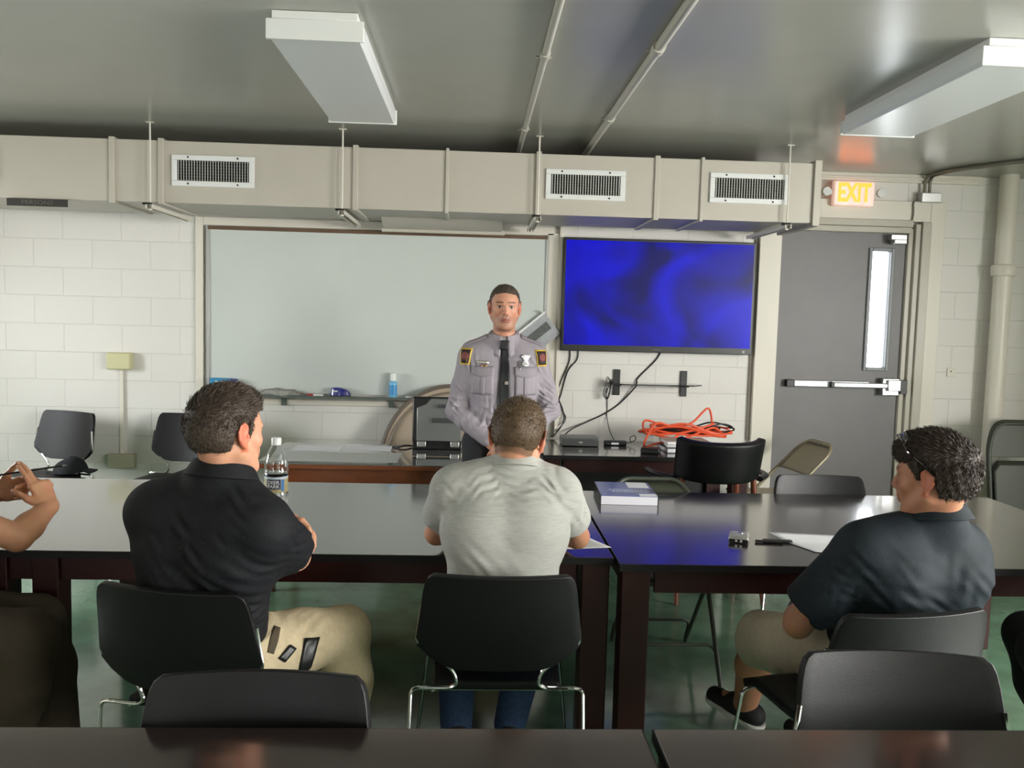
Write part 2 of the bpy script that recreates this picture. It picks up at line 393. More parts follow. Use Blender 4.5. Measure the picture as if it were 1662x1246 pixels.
MB().lathe([(.062, 1.985), (.078, 1.985), (.082, 2.0), (.082, 2.05), (.076, 2.065), (.062, 2.065)], 28).build('collar', M_TRIM, t, bevel=.003)

# exit sign
t = thing('exit_sign', 'lit EXIT sign with two round emergency lamps above the grey door', 'exit sign', (2.685, 6.02, 2.45))
MB().box(-.15, .15, 0, .045, 0, .178).box(-.08, .08, .045, .1, .03, .15).build('housing', mat('exit_white_glow', (240, 232, 225), .4, emit=(255, 180, 160), estr=.38), t, bevel=.012)  # housing is no lamp; a weak glow is added to brighten it
M_EX = mat('exit_glow', (255, 150, 40), .5, emit=(255, 116, 34), estr=3.0)
text('lettering', 'EXIT', .178, M_EX, t, (0, -.002, .089), sx=.66, bold=.006)
for s in (-1, 1):
    MB().lathe([(.012, .03), (.03, .02), (.032, .0), (.030, -.006)], 20, (s*.198, .0, .098), 'Y').build('lamp_head', M_WHITE, t, smooth=True)
    MB().box(min(s*.15, s*.185), max(s*.15, s*.185), .015, .035, .085, .11).build('arm', M_WHITE, t)

# sign at the left with faint lettering
t = thing('wall_sign', 'small dark PERSONS sign strip under the duct at far left', 'sign', (-2.625, 5.285, 2.199))
# duct underside edge carries the strip
MB().box(-.178, .178, 0, .004, -.012, .032).build('plate', mat('sign_brown', (40, 37, 32), .5), t)
text('lettering', 'PERSONS', .036, mat('sign_ink', (92, 88, 78), .5), t, (0, -.001, .010), sx=1.25)

# wall outlet boxes with surface conduit at left
t = thing('wall_box', 'yellowish surface junction box joined by a thin conduit to a floor-level outlet', 'outlet box', (-2.475, 6.12, .46))
M_IV = mat('ivory', (196, 192, 150), .45)
MB().box(-.085, .085, -.065, 0, .70, .82).build('upper_box', M_IV, t, bevel=.012)
MB().box(-.012, .016, -.018, 0, .09, .70).build('raceway', M_TRIM, t, bevel=.003)
MB().box(-.085, .10, -.06, 0, 0, .10).build('lower_box', mat('ivory_grey', (172, 170, 146), .5), t, bevel=.01)
t = tag(MB().box(3.50, 3.56, 6.112, 6.12, 1.245, 1.31).build('blank_wall_plate', M_TRIM, bevel=.003), 'small painted blank cover plate on the block wall right of the door', 'wall plate')
MB().lathe([(.005, 0), (.005, -.002)], 8, (3.528, 6.112, 1.285), 'Y').build('screw', M_DARK, t)

# ------------------------------------------------------------------ whiteboard, tray and what lies there
t = thing('whiteboard', 'large whiteboard with a brown top rail on the block wall', 'whiteboard', (-.675, YF, 1.0))
MB().box(-1.18, 1.18, -.030, -.012, .02, 1.155).build('panel', mat('board_white', (192, 197, 192), .42, spec=.35, noise=.03, nscale=2), t)
MB().box(-1.19, 1.19, -.04, -.010, 1.155, 1.180).build('top_rail', mat('rail_brown', (96, 72, 52), .5, noise=.2, nscale=9, stretch=(1, 5, 5)), t, bevel=.002)
for s in (-1, 1): MB().box(s*1.19-.012, s*1.19+.012, -.038, -.01, 0, 1.18).build('side_rail', mat('alu', (170, 170, 166), .35, metal=.4), t, bevel=.002)
MB().box(-1.2, 1.2, -.115, -.012, -.008, .004).box(-1.2, 1.2, -.115, -.110, .004, .012).build('marker_tray', mat('tray_green', (92, 100, 92), .4, metal=.3), t, bevel=.001)
for x in (-.66, .10): MB().box(x-.018, x+.018, -.03, -.012, -.07, -.008).build('tray_bracket', MATS['tray_green'], t)
TZ = 1.004
t = thing('tissue_box', 'blue wipes packet standing on the tray at the left end of the whiteboard', 'wipes packet', (-1.75, 6.055, TZ))
MB().box(-.085, .055, -.03, .03, 0, .115).build('packet', mat('packet_blue', (40, 130, 175), .35), t, bevel=.006)
MB().box(.055, .095, -.028, .028, 0, .112).build('side_panel', mat('packet_navy', (18, 52, 120), .35), t, bevel=.004)
for i, (x, z, s) in enumerate(((-.04, .085, .014), (.0, .09, .011), (.02, .07, .013), (-.015, .055, .012))):
    MB().lathe([(s, 0), (s, -.002), (s*.4, -.003)], 9, (x, -.030, z), 'Y').build('printed_spot', M_WHITE, t)
def crumple(name, loc, sx, sy, sz, m, label, cat, seed):
    rnd = random.Random(seed); bm = bmesh.new(); bmesh.ops.create_icosphere(bm, subdivisions=3, radius=1)
    from mathutils import noise as nz
    for v in bm.verts:
        n = nz.noise(v.co*2.3+Vector((seed, 0, 0)))*.55+nz.noise(v.co*5.5+Vector((0, seed, 0)))*.35
        v.co = v.co*(1+n); v.co = Vector((v.co.x*sx, v.co.y*sy, max(v.co.z, -.55)*sz+.55*sz))
    me = bpy.data.meshes.new(name); bm.to_mesh(me); bm.free(); me.materials.append(m)
    o = bpy.data.objects.new(name, me); COL.objects.link(o); o.location = loc
    me.polygons.foreach_set('use_smooth', [True]*len(me.polygons))
    return tag(o, label, cat)
crumple('cleaning_rag', (-1.35, 6.035, TZ), .135, .035, .032, mat('rag', (150, 150, 142), .9, noise=.35, nscale=30), 'crumpled grey rag draped on the whiteboard tray', 'rag', 3)
def marker(x, c, label, rz=0):
    t = thing('marker', label, 'marker', (x, 6.05, TZ+.0085), rz)
    MB().lathe([(.0085, -.05), (.0085, .045)], 12, axis='X').build('barrel', M_WHITE, t, smooth=True)
    MB().lathe([(.0092, .02), (.0092, .06), (.007, .064)], 12, axis='X').build('cap', c, t, smooth=True)
marker(-1.10, mat('marker_red', (165, 40, 50), .4), 'red and white marker on the tray between rag and blue eraser', 178)
marker(-.42, mat('marker_green', (30, 140, 80), .4), 'green capped marker on the tray near the spray bottle', 4)
t = thing('board_eraser', 'glossy blue board eraser on the whiteboard tray', 'eraser', (-.93, 6.05, TZ))
def er(u, v):
    a = u*2*math.pi; x = math.cos(a)*.072*(1-.12*v); y = math.sin(a)*.032*(1-.3*v)
    return (x, y, .012+.055*math.sin(v*math.pi/2)*(1-.35*(x/.072+.35)**2 if v > 0 else 1))
m = MB().grid(er, 28, 6, True); m.add([(-.01, 0, .068)], []); k = len(m.v)-1
m.f += [(5*28+i, 5*28+(i+1) % 28, k) for i in range(28)]; m.mi += [0]*28
m.build('shell', mat('eraser_blue', (25, 35, 120), .18, coat=.5), t, smooth=True)
MB().box(-.068, .068, -.028, .028, 0, .013).build('felt', M_DARK, t, bevel=.003)
MB().box(-.055, -.015, -.0345, -.030, .038, .047).build('logo_strip', M_WHITE, t)
t = thing('spray_bottle', 'light blue cleaner bottle with a white cap on the whiteboard tray', 'cleaner bottle', (-.56, 6.05, TZ))
MB().lathe([(.026, 0), (.028, .004), (.028, .10), (.026, .112), (.019, .125)], 24).build('bottle', mat('cleaner_blue', (105, 170, 205), .3), t, smooth=True)
MB().lathe([(.0283, .025), (.0283, .095)], 24).build('print', mat('print_blue', (60, 140, 195), .35), t, smooth=True)
MB().lathe([(.021, .123), (.021, .172), (.017, .178)], 20).build('cap', M_WHITE, t, smooth=True)
# zip pouch hung askew at the board's right edge
t = thing('hanging_pouch', 'grey plastic zip pouch hanging askew at the right edge of the whiteboard', 'pouch', (.458, 6.07, 1.482))
rot = Matrix.Rotation(R(-40), 4, 'Y')
MB().box(-.135, .135, -.008, .006, -.10, .10).xf(rot).build('pouch', mat('pouch_grey', (158, 160, 164), .3, noise=.15, nscale=20), t, bevel=.005)
MB().box(-.135, .145, -.013, -.006, .082, .098).xf(rot).build('zip_strip', M_WHITE, t, bevel=.002)
MB().box(-.10, .105, -.0105, -.008, -.028, .032).xf(rot).build('label_panel', mat('pouch_dark', (84, 86, 84), .5, noise=.3, nscale=60), t)
MB().lathe([(.009, .0), (.009, -.014)], 12, tuple(rot @ Vector((.125, -.012, .108))), 'Y').build('hook', M_STEEL, t)
# ------------------------------------------------------------------ television, shelf, cables
t = thing('television', 'large wall-mounted flat television showing a plain blue screen', 'television', (1.315, 6.06, 1.372))
MB().box(-.69, .69, -.03, .02, 0, .80).build('case', mat('tv_black', (14, 14, 15), .3), t, bevel=.004)
MB().box(-.35, .35, .02, .06, .15, .65).build('wall_mount', M_BLACKP, t)
scr = mat('tv_blue', (2, 2, 20), .25, spec=.18, emit=(0, 0, 190), estr=1.0)
N = scr.node_tree.nodes; L = scr.node_tree.links; bs = N['Principled BSDF']
tc = N.new('ShaderNodeTexCoord'); nn = N.new('ShaderNodeTexNoise'); nn.inputs['Scale'].default_value = 2.1; nn.inputs['Detail'].default_value = 1.5
nn.inputs['Distortion'].default_value = .9
cr = N.new('ShaderNodeValToRGB'); cr.color_ramp.elements[0].color = lin((0, 0, 95)); cr.color_ramp.elements[0].position = .33
cr.color_ramp.elements[1].color = lin((0, 0, 205)); cr.color_ramp.elements[1].position = .58
L.new(tc.outputs['Object'], nn.inputs[0]); L.new(nn.outputs[0], cr.inputs[0]); L.new(cr.outputs[0], bs.inputs['Emission Color'])
MB().box(-.672, .672, -.0315, -.030, .045, .782).build('screen', scr, t)
MB().box(.618, .636, -.0325, -.030, .012, .030).build('badge', mat('badge', (150, 150, 150), .4), t)
MB().box(-.028, .028, -.0318, -.030, .019, .025).build('brand_mark', mat('badge_dim', (70, 70, 72), .4), t)

def cable(pts, r, m, label, name='cable', n=8, cat='cable'):
    o = MB().tube(spl(pts, n), r, 6).build(name, m, smooth=True); return tag(o, label, cat)
BT = .742
wy = 6.112
M_CBL = mat('cable_black', (22, 22, 22), .5)
t = thing('wall_shelf', 'black glass media shelf on two black wall brackets under the television', 'shelf', (1.31, YF, 1.06))
for x in (-.262, .228): MB().box(x-.024, x+.024, -.016, 0, -.005, .182).box(x-.02, x+.02, -.10, -.016, .068, .082).build('bracket', M_BLACKP, t, bevel=.003)
MB().prism([(-.305, -.016), (.325, -.016), (.335, -.12), (.26, -.2), (-.24, -.2), (-.31, -.12)], .083, .091, 'Z').build('glass_plate', mat('shelf_glass', (30, 34, 32), .08, coat=.5), t, bevel=.002)
cable([(.695, wy, 1.40), (.70, wy, 1.30), (.64, wy, 1.14), (.62, wy, 1.05), (.665, wy, .93), (.66, wy-.03, .84), (.60, wy-.08, .765), (.57, wy-.1, BT+.01)], .0045, M_CBL, 'black cable dropping from the television, crossing its neighbour above the table')
cable([(.76, wy, 1.40), (.755, wy, 1.31), (.69, wy, 1.22), (.645, wy, 1.05), (.63, wy, .98), (.685, wy, .88), (.63, wy-.04, .80), (.585, wy-.1, BT+.01)], .0045, M_CBL, 'black cable hanging just right of the first, from the lower left of the television')
cable([(.62, wy, 1.40), (.60, wy, 1.2), (.575, wy, 1.0), (.57, wy-.03, .84), (.54, wy-.1, BT+.01)], .003, mat('cable_grey', (120, 118, 112), .5), 'thin grey cable hanging along the trim left of the black cables')
cable([(1.37, wy, 1.40), (1.33, wy, 1.32), (1.2, wy-.0, 1.18), (1.19, wy-.02, 1.13), (1.08, wy, 1.0), (.97, wy, .92), (.85, wy, .86), (.72, wy-.04, .80), (.66, wy-.08, BT+.008)], .0055, M_CBL, 'black cable slanting down left from the television past the shelf')
cable([(1.01, wy-.05, 1.14), (.975, wy-.01, 1.09), (.985, wy, 1.0), (.985, wy, .9), (1.0, wy-.06, .80), (1.01, wy-.2, BT+.012)], .003, M_CBL, 'thin black cord running from the shelf down to the power adapter')
t = MB()
for i in range(4):
    t.tube(spl([(1.0+.006*i, wy-.05, 1.145), (.97+.008*i, wy-.06, 1.19-.01*i), (.955+.012*i, wy-.06, 1.12), (.945+.012*i, wy-.055, 1.06), (.975, wy-.06, 1.03+.004*i), (.995, wy-.05, 1.09), (.985+.006*i, wy-.05, 1.17)], 6, True), .003, 5, True)
tag(t.build('cord_bundle', M_CBL, smooth=True), 'coiled bundle of thin black cord hanging at the left end of the shelf', 'cord')

# ------------------------------------------------------------------ tables
M_EDGE = mat('black_edge', (14, 12, 12), .55, spec=.3)
def table(x0, x1, y0, y1, label, H=.75, th=.026, leg=.10, inset=.012, name='conference_table', group='espresso conference tables', ap=.085, mids=()):
    t = thing(name, label, 'table', ((x0+x1)/2, (y0+y1)/2, 0), 0, group)
    w = (x1-x0)/2; d = (y1-y0)/2
    MB().box(-w+.002, w-.002, -d+.002, d-.002, H-th+.002, H).build('tabletop', M_WOODT, t, bevel=.0015)
    MB().box(-w, w, -d, -d+.002, H-th, H-.001).box(-w, w, d-.002, d, H-th, H-.001).box(-w, -w+.002, -d+.002, d-.002, H-th, H-.001).box(w-.002, w, -d+.002, d-.002, H-th, H-.001).build('edge_band', M_EDGE, t)
    i = inset+.02
    m = MB(); z0, z1 = H-th-ap, H-th
    m.box(-w+i+leg, w-i-leg, -d+i, -d+i+.02, z0, z1).box(-w+i+leg, w-i-leg, d-i-.02, d-i, z0, z1)
    m.box(-w+i, -w+i+.02, -d+i+leg, d-i-leg, z0, z1).box(w-i-.02, w-i, -d+i+leg, d-i-leg, z0, z1)
    m.build('apron', M_WOODL, t)
    for sx in (-1, 1):
        for sy in (-1, 1):
            cx = sx*(w-inset-leg/2); cy = sy*(d-inset-leg/2)
            MB().box(cx-leg/2, cx+leg/2, cy-leg/2, cy+leg/2, 0, H-th).build('leg', M_WOODL, t, bevel=.004)
    for q in mids:
        for sy in (-1, 1):
            cx = q-(x0+x1)/2; cy = sy*(d-inset-leg/2)
            MB().box(cx-leg*.45, cx+leg*.45, cy-leg/2, cy+leg/2, 0, H-th).build('leg', M_WOODL, t, bevel=.004)
    return t
table(-2.95, .522, 2.965, 4.245, 'long dark espresso table with the water bottle and the two left seated men', mids=(-1.475, -1.65))
table(.530, 2.63, 2.890, 4.150, 'dark espresso table right of the seam, holding the thick blue manual')
table(-1.70, .372, .80, 1.700, 'nearest dark table at the bottom of the picture, left of the gap')
table(.392, 2.45, .80, 1.700, 'nearest dark table at the bottom of the picture, right of the gap')
t = table(.46, 1.78, 5.27, 5.97, 'dark table against the wall under the television', H=BT, name='side_table', group='')

MB().box(-.62, .62, .28, .30, .2, .70).build('back_panel', M_BLACKP, t)

# wooden desk with glass top
t = thing('office_desk', 'brown wooden desk with a glass top and papers under it, by the whiteboard', 'desk', (-.43, 5.17, 0))
MB().box(-.78, .78, -.39, .39, .715, .742).build('desktop', M_DESK, t, bevel=.004)
M_DGL = mat('desk_glass', (108, 112, 108), .06, spec=.9, coat=1, coat_rough=.03)
MB().box(-.775, .775, -.385, .385, .7422, .7485).build('glass_sheet', M_DGL, t, bevel=.001)
MB().box(-.72, .74, -.36, -.335, .60, .715).box(-.72, .74, .335, .36, .35, .715).build('apron', M_DESK, t)
for sx in (-.70, .72):
    for sy in (-.34, .34): MB().box(sx-.025, sx+.025, sy-.025, sy+.025, 0, .715).build('leg', M_DESK, t, bevel=.003)
for i, (x0, x1, y, r) in enumerate(((-1.10, -.81, 5.33, .0), (-.80, -.50, 5.36, .02))):
    tag(MB().box(x0, x1, y-.1, y+.11, .749, .7497, rot=(0, 0, r)).build('paper_sheet', M_PAPER),
        ['white paper sheet on the glass desk, the left one', 'white paper sheet on the glass desk, the right one beside the laptop'][i], 'paper', 'paper sheets on the desk')
tag(MB().box(-1.12, -.42, 4.86, 5.20, .7488, .7493).build('desk_calendar', mat('paper_pale', (186, 188, 184), .5)), 'wide pale sheet on the desk glass along its front edge', 'desk pad')
# rugged laptop
t = thing('rugged_laptop', 'grey and black rugged laptop standing open on the desk, its lid back to us', 'laptop', (-.215, 5.36, .7495))
MB().box(-.155, .155, .0, .25, 0, .042).build('base', M_BLACKP, t, bevel=.006)
lid = MB().box(-.155, .155, -.018, .012, .045, .335, rot=(R(-3), 0, 0), piv=(0, 0, .045)).build('lid', M_BLACKP, t, bevel=.01)
m = MB(); m.prism([(-.128, .055), (.155, .055), (.155, .325), (-.04, .325), (-.07, .29), (-.128, .265)], -.024, -.014, 'Y')
m.xf(Matrix.Translation((0, 0, .045)) @ Matrix.Rotation(R(-3), 4, 'X') @ Matrix.Translation((0, 0, -.045)))
M_MG = mat('magnesium', (128, 130, 128), .35, metal=.55)
m.build('lid_panel', M_MG, lid, bevel=.006)
MB().box(-.035, .12, -.031, -.022, .175, .205).box(.0, .13, -.031, -.022, .27, .29).build('rib', mat('magnesium_dark', (86, 88, 88), .4, metal=.5), lid, bevel=.003)
for x in (-.095, .115): MB().box(x-.028, x+.028, -.03, .01, .02, .055).build('hinge', M_STEEL, t, bevel=.004)
m = MB().tube(spl([(.16, -.01, .02), (.172, -.02, .08), (.172, -.02, .01)], 6), .006, 6); m.build('side_handle', M_STEEL, t, smooth=True)
cable([(-.375, 5.45, .756), (-.42, 5.42, .762), (-.46, 5.40, .756), (-.50, 5.44, .754)], .006, M_CBL, 'short black cable end beside the rugged laptop on the desk')
# round folded table standing on edge behind the desk
t = thing('folded_round_table', 'round tan tabletop standing on edge against the wall behind the laptop', 'folded table', (-.13, 5.86, 0))
m = MB(); pr = []
for i in range(64):
    a = 2*math.pi*i/64; pr.append((.50*math.cos(a), .555+.555*math.sin(a)))
rt = Matrix.Rotation(R(-8), 4, 'X')
m.prism(pr, -.012, .012, 'Y').xf(rt); m.build('tabletop', mat('tan_laminate', (160, 145, 126), .5, noise=.06, nscale=8), t)
m = MB().tube([(.50*math.cos(2*math.pi*i/64), 0, .555+.555*math.sin(2*math.pi*i/64)) for i in range(64)], .017, 8, True).xf(rt)
m.build('edge_band', mat('edge_dark', (98, 88, 78), .5), t, smooth=True)
m = MB().tube([(.455*math.cos(2*math.pi*i/64), -.018, .555+.51*math.sin(2*math.pi*i/64)) for i in range(64)], .008, 6, True).xf(rt)
m.build('rim_frame', mat('edge_dark2', (120, 108, 94), .5), t, smooth=True)

# things on the side table
t = thing('media_box', 'flat grey electronics box on the side table next to the officer', 'electronics box', (.74, 5.74, BT))
MB().box(-.125, .125, -.09, .09, .004, .058).build('case', mat('box_grey', (96, 98, 98), .4, metal=.3), t, bevel=.004)
MB().box(-.12, .12, -.0915, -.09, .012, .05).build('front_panel', mat('box_front', (70, 72, 72), .35), t)
MB().box(-.012, .012, -.0925, -.0914, .024, .034).build('badge', M_STEEL, t)
t = thing('power_adapter', 'black power adapter brick with a cord loop on the side table', 'power adapter', (.99, 5.75, BT))
MB().box(-.075, .075, -.03, .03, 0, .032).build('brick', M_BLACKP, t, bevel=.006)
MB().tube(spl([(.07, 0, .016), (.11, .01, .02), (.145, .02, .04), (.135, .02, .065), (.105, .015, .05), (.11, .0, .02)], 6), .003, 6).build('cord', M_CBL, t, smooth=True)
MB().box(-.03, .02, -.0305, -.03, .008, .022).build('label_sticker', M_PAPER, t)
t = thing('black_case', 'small flat black case on the side table before the orange cords', 'case', (1.17, 5.44, BT), -18)
MB().box(-.06, .06, -.045, .045, 0, .035).build('body', M_BLACKP, t, bevel=.006)
MB().box(-.061, .061, -.046, .046, .017, .02).build('seam', mat('grey_plastic', (60, 60, 60), .5), t)
ztop = BT
for i, (w, d, h, mm, lb, r) in enumerate((
        (.30, .22, .035, M_BLACKP, 'black binder at the bottom of the pile left of the armchair back', 4),
        (.27, .20, .02, mat('grey_book', (120, 118, 112), .6), 'grey flat book in the middle of the pile on the side table', -3),
        (.29, .21, .022, mat('cream_book', (186, 176, 160), .6), 'pale book on top of the pile beside the orange cords', 2))):
    t = thing('stacked_book', lb, 'book', (1.42, 5.55, ztop), r, 'pile of books on the side table')
    MB().box(-w/2, w/2, -d/2, d/2, 0, h*.15).box(-w/2, w/2, -d/2, d/2, h*.85, h).box(-w/2, w/2, d/2-.004, d/2, 0, h).build('cover', mm, t)
    MB().box(-w/2+.004, w/2-.004, -d/2+.004, d/2-.004, h*.15, h*.85).build('pages', M_PAPER, t)
    ztop += h
m = MB(); rnd = random.Random(11)
def coil(cx, cy, rx, ry, n, z0, dz, seed, r, m):
    rn = random.Random(seed); pts = []
    for k in range(n):
        for j in range(7):
            a = 2*math.pi*j/7; w_ = rn.uniform(.72, 1.12)
            pts.append((cx+rx*math.cos(a)*w_, cy+ry*math.sin(a)*w_, z0+dz*(k/n)+rn.uniform(0, .08)*(1 if rn.random() > .45 else .2)))
    m.tube(spl(pts, 7), r, 7)
coil(1.48, 5.74, .30, .12, 6, BT+.07, .03, 5, .0075, m)
m.tube(spl([(1.19, 5.62, BT+.01), (1.16, 5.6, BT+.04), (1.24, 5.62, BT+.17), (1.36, 5.66, BT+.15), (1.5, 5.7, BT+.17), (1.62, 5.72, BT+.27), (1.66, 5.74, BT+.12)], 8), .0075, 7)
m.tube(spl([(1.15, 5.56, BT+.012), (1.22, 5.58, BT+.035), (1.34, 5.62, BT+.06), (1.46, 5.7, BT+.12)], 8), .0075, 7)
tag(m.build('orange_extension_cord', mat('cord_orange', (225, 88, 52), .45), smooth=True), 'tangled orange extension cord piled on the side table', 'extension cord')
m = MB(); coil(1.56, 5.77, .24, .08, 3, BT+.09, .04, 9, .006, m)
tag(m.build('black_extension_cord', M_CBL, smooth=True), 'black cord looped among the orange cord on the side table', 'extension cord')

# ------------------------------------------------------------------ chairs
def stack_chair(label, loc, rz, group='black vinyl stacking chairs', first=[None]):
    if first[0]: return dup(first[0], loc, rz, label, group)
    t = thing('stacking_chair', label, 'chair', loc, rz, group); first[0] = t
    def P(s, z, w):                      # point of the back shell; s in -1..1, curved and reclined
        return Vector((s*w, -.235-.20*(z-.55)-.045*(1-s*s), z))
    prof = [(.522, .125), (.532, .165), (.56, .215), (.59, .248), (.62, .252), (.70, .240), (.77, .232), (.80, .226), (.818, .218), (.83, .202)]
    def sh(u, v):
        f = v*(len(prof)-1); i = min(int(f), len(prof)-2); q = f-i
        z = prof[i][0]*(1-q)+prof[i+1][0]*q; w = prof[i][1]*(1-q)+prof[i+1][1]*q; s = u*2-1
        p = Vector((s*w, -.235-.20*(z-.55)-.045*(1-(s*w/.25)**2), z)); return p
    MB().grid(sh, 19, 37).build('backrest', M_VINYL, t, solid=.022, smooth=True, bevel=.006, seg=3)
    def st(u, v):
        x = (u-.5)*.45*(1-.12*(1-v)); y = -.21+.44*v; e = min(1, 6*min(u, 1-u)); e2 = min(1, 6*min(v, 1-v))
        z = .455+.012*e*e2-.012*math.sin(math.pi*u)*math.sin(math.pi*v)-(.03*(v-.85)/.15 if v > .85 else 0)
        return (x, y, z)
    MB().grid(st, 17, 17).build('seat', M_VINYL, t, solid=.03, off=-1, smooth=True, bevel=.008, seg=3)
    for s in (-1, 1):
        pts = [(s*.236, -.262, .72), (s*.252, -.252, .60), (s*.135, -.245, .505), (s*.125, -.24, .462), (s*.15, -.235, .448), (s*.24, -.235, .448)]
        MB().tube(fillet(pts, .02), .0062, 8).build('back_rod', M_CHROME, t, smooth=True)
        MB().tube(fillet([(s*.22, -.235, .448), (s*.268, -.235, .446), (s*.28, -.26, .0065)], .035), .0062, 8).build('leg', M_CHROME, t, smooth=True)
        MB().tube(fillet([(s*.19, .19, .415), (s*.235, .20, .40), (s*.28, .235, .0065)], .03), .0062, 8).build('leg', M_CHROME, t, smooth=True)
        MB().tube([(s*.28, -.26, .0065), (s*.28, .235, .0065)], .0062, 8).build('runner', M_CHROME, t, smooth=True)
        MB().tube([(s*.2, -.2, .425), (s*.2, .2, .418)], .0062, 8).build('seat_rail', M_CHROME, t, smooth=True)
    MB().tube([(-.24, -.20, .43), (.24, -.20, .43)], .0062, 8).build('cross_rod', M_CHROME, t, smooth=True)
    return t
stack_chair('black stacking chair under the man in the grey shirt', (.10, 2.80, 0), 0)
stack_chair('black stacking chair under the man in black turned towards the officer', (-.755, 2.64, 0), -13)
stack_chair('black stacking chair under the young man with sunglasses on his head', (1.175, 2.51, 0), 9)
stack_chair('empty black stacking chair tucked under the nearest table, at lower left', (-.435, 1.462, 0), 180)
stack_chair('empty black stacking chair tucked under the nearest table, at lower right', (.995, 1.60, 0), 176)
stack_chair('black stacking chair by the left wall with a dark cap on its seat', (-2.85, 5.61, 0), 158)
stack_chair('black stacking chair by the wall, half hidden behind the head of the man in black', (-1.98, 5.60, 0), 170)
stack_chair('black stacking chair beyond the right table, only its top showing', (1.78, 3.93, 0), 178)

for o in bpy.data.objects:
    if o.name.startswith('stacking_chair') and o.type == 'EMPTY' and o.location.y > 5: o.scale.z = 1.06
CH = list(o for o in bpy.data.objects if o.type == 'EMPTY' and o.name.startswith('stacking_chair'))
def folding_chair(label, loc, rz, m, group=None, name='folding_chair'):
    t = thing(name, label, 'folding chair', loc, rz, group); w = .205
    fr = [(-w, .30, .008), (-w, -.02, .45), (-w+.01, -.325, .745), (-w+.07, -.38, .80), (w-.07, -.38, .80), (w-.01, -.325, .745), (w, -.02, .45), (w, .30, .008)]
    MB().tube(fillet(fr, .09, 8), .011, 10).build('front_frame', m, t, smooth=True)
    MB().tube(fillet([(-w+.02, .10, .43), (-w+.02, -.25, .008)], .1), .010, 8).build('leg', m, t, smooth=True)
    MB().tube(fillet([(w-.02, .10, .43), (w-.02, -.25, .008)], .1), .010, 8).build('leg', m, t, smooth=True)
    MB().tube(fillet([(-w+.02, -.26, .02), (-w+.02, -.18, .14), (w-.02, -.18, .14), (w-.02, -.26, .02)], .05), .007, 8).build('stretcher', m, t, smooth=True)
    MB().tube(fillet([(-w, .235, .10), (-w+.01, .19, .16), (w-.01, .19, .16), (w, .235, .10)], .04), .007, 8).build('stretcher', m, t, smooth=True)
    def bk(u, v):
        x = (u-.5)*2*(w-.006); z = .60+.185*v; a = abs(u-.5)*2
        if v > .6: x *= 1-(v-.6)*.35*a
        return (x, -.178-.187*(z-.6)/.185-.015*(1-a*a), z)
    MB().grid(bk, 15, 9).build('backrest', m, t, solid=.004, smooth=True)
    def st(u, v):
        x = (u-.5)*.385*(1-.1*(1-v)); y = -.17+.38*v; e = min(1, 9*min(u, 1-u, v, 1-v))
        return (x, y, .452+.012*e-.01*math.sin(math.pi*u))
    MB().grid(st, 21, 21).build('seat', m, t, solid=.016, off=-1, smooth=True)
    return t
folding_chair('beige metal folding chair standing before the grey door', (2.02, 5.62, 0), 98, M_BEIGE)
folding_chair('olive folding chair beyond the table, its seat and legs seen under the tabletop', (.91, 3.85, 0), 180, M_OLIVE)
# folded chairs leaning in a row at the right
def folded(label, loc, lean, first=[None]):
    if first[0]:
        o = dup(first[0], loc, None, label, 'folded metal chairs leaning on the wall'); o.rotation_euler = (R(lean[0]), R(lean[1]), R(lean[2])); return o
    t = thing('folded_chair', label, 'folding chair', loc, 0, 'folded metal chairs leaning on the wall'); first[0] = t
    t.rotation_euler = (R(lean[0]), R(lean[1]), R(lean[2])); w = .21
    fr = [(-w, 0, .012), (-w, 0, .80), (-w+.06, 0, .97), (w-.06, 0, .97), (w, 0, .80), (w, 0, .012)]
    MB().tube(fillet(fr, .14, 8), .0115, 10).build('frame', M_OLIVE, t, smooth=True)
    MB().tube(fillet([(-w+.03, .025, .012), (-w+.03, .025, .60), (w-.03, .025, .60), (w-.03, .025, .012)], .06), .010, 8).build('rear_legs', M_OLIVE, t, smooth=True)
    MB().prism([(-w, .74), (w, .74), (w-.005, .84), (w-.05, .945), (w-.08, .96), (-w+.08, .96), (-w+.05, .945), (-w+.005, .84)], -.008, .0, 'Y').build('backrest', M_OLIVE, t, bevel=.003)
    MB().prism([(-w+.02, .26), (w-.02, .26), (w-.015, .64), (w-.05, .69), (-w+.05, .69), (-w+.015, .64)], -.032, -.012, 'Y').build('seat', M_OLIVE, t, bevel=.008)
    return t
for i, lb in enumerate(('front folded olive chair of the stack leaning at the right wall side', 'second folded olive chair of the stack, just behind the front one', 'third folded olive chair of the stack at the right', 'rearmost folded olive chair of the stack, nearest the wall')):
    folded(lb, (3.77+.03*i, 5.50+.055*i, 0), (-10, 0, 0))

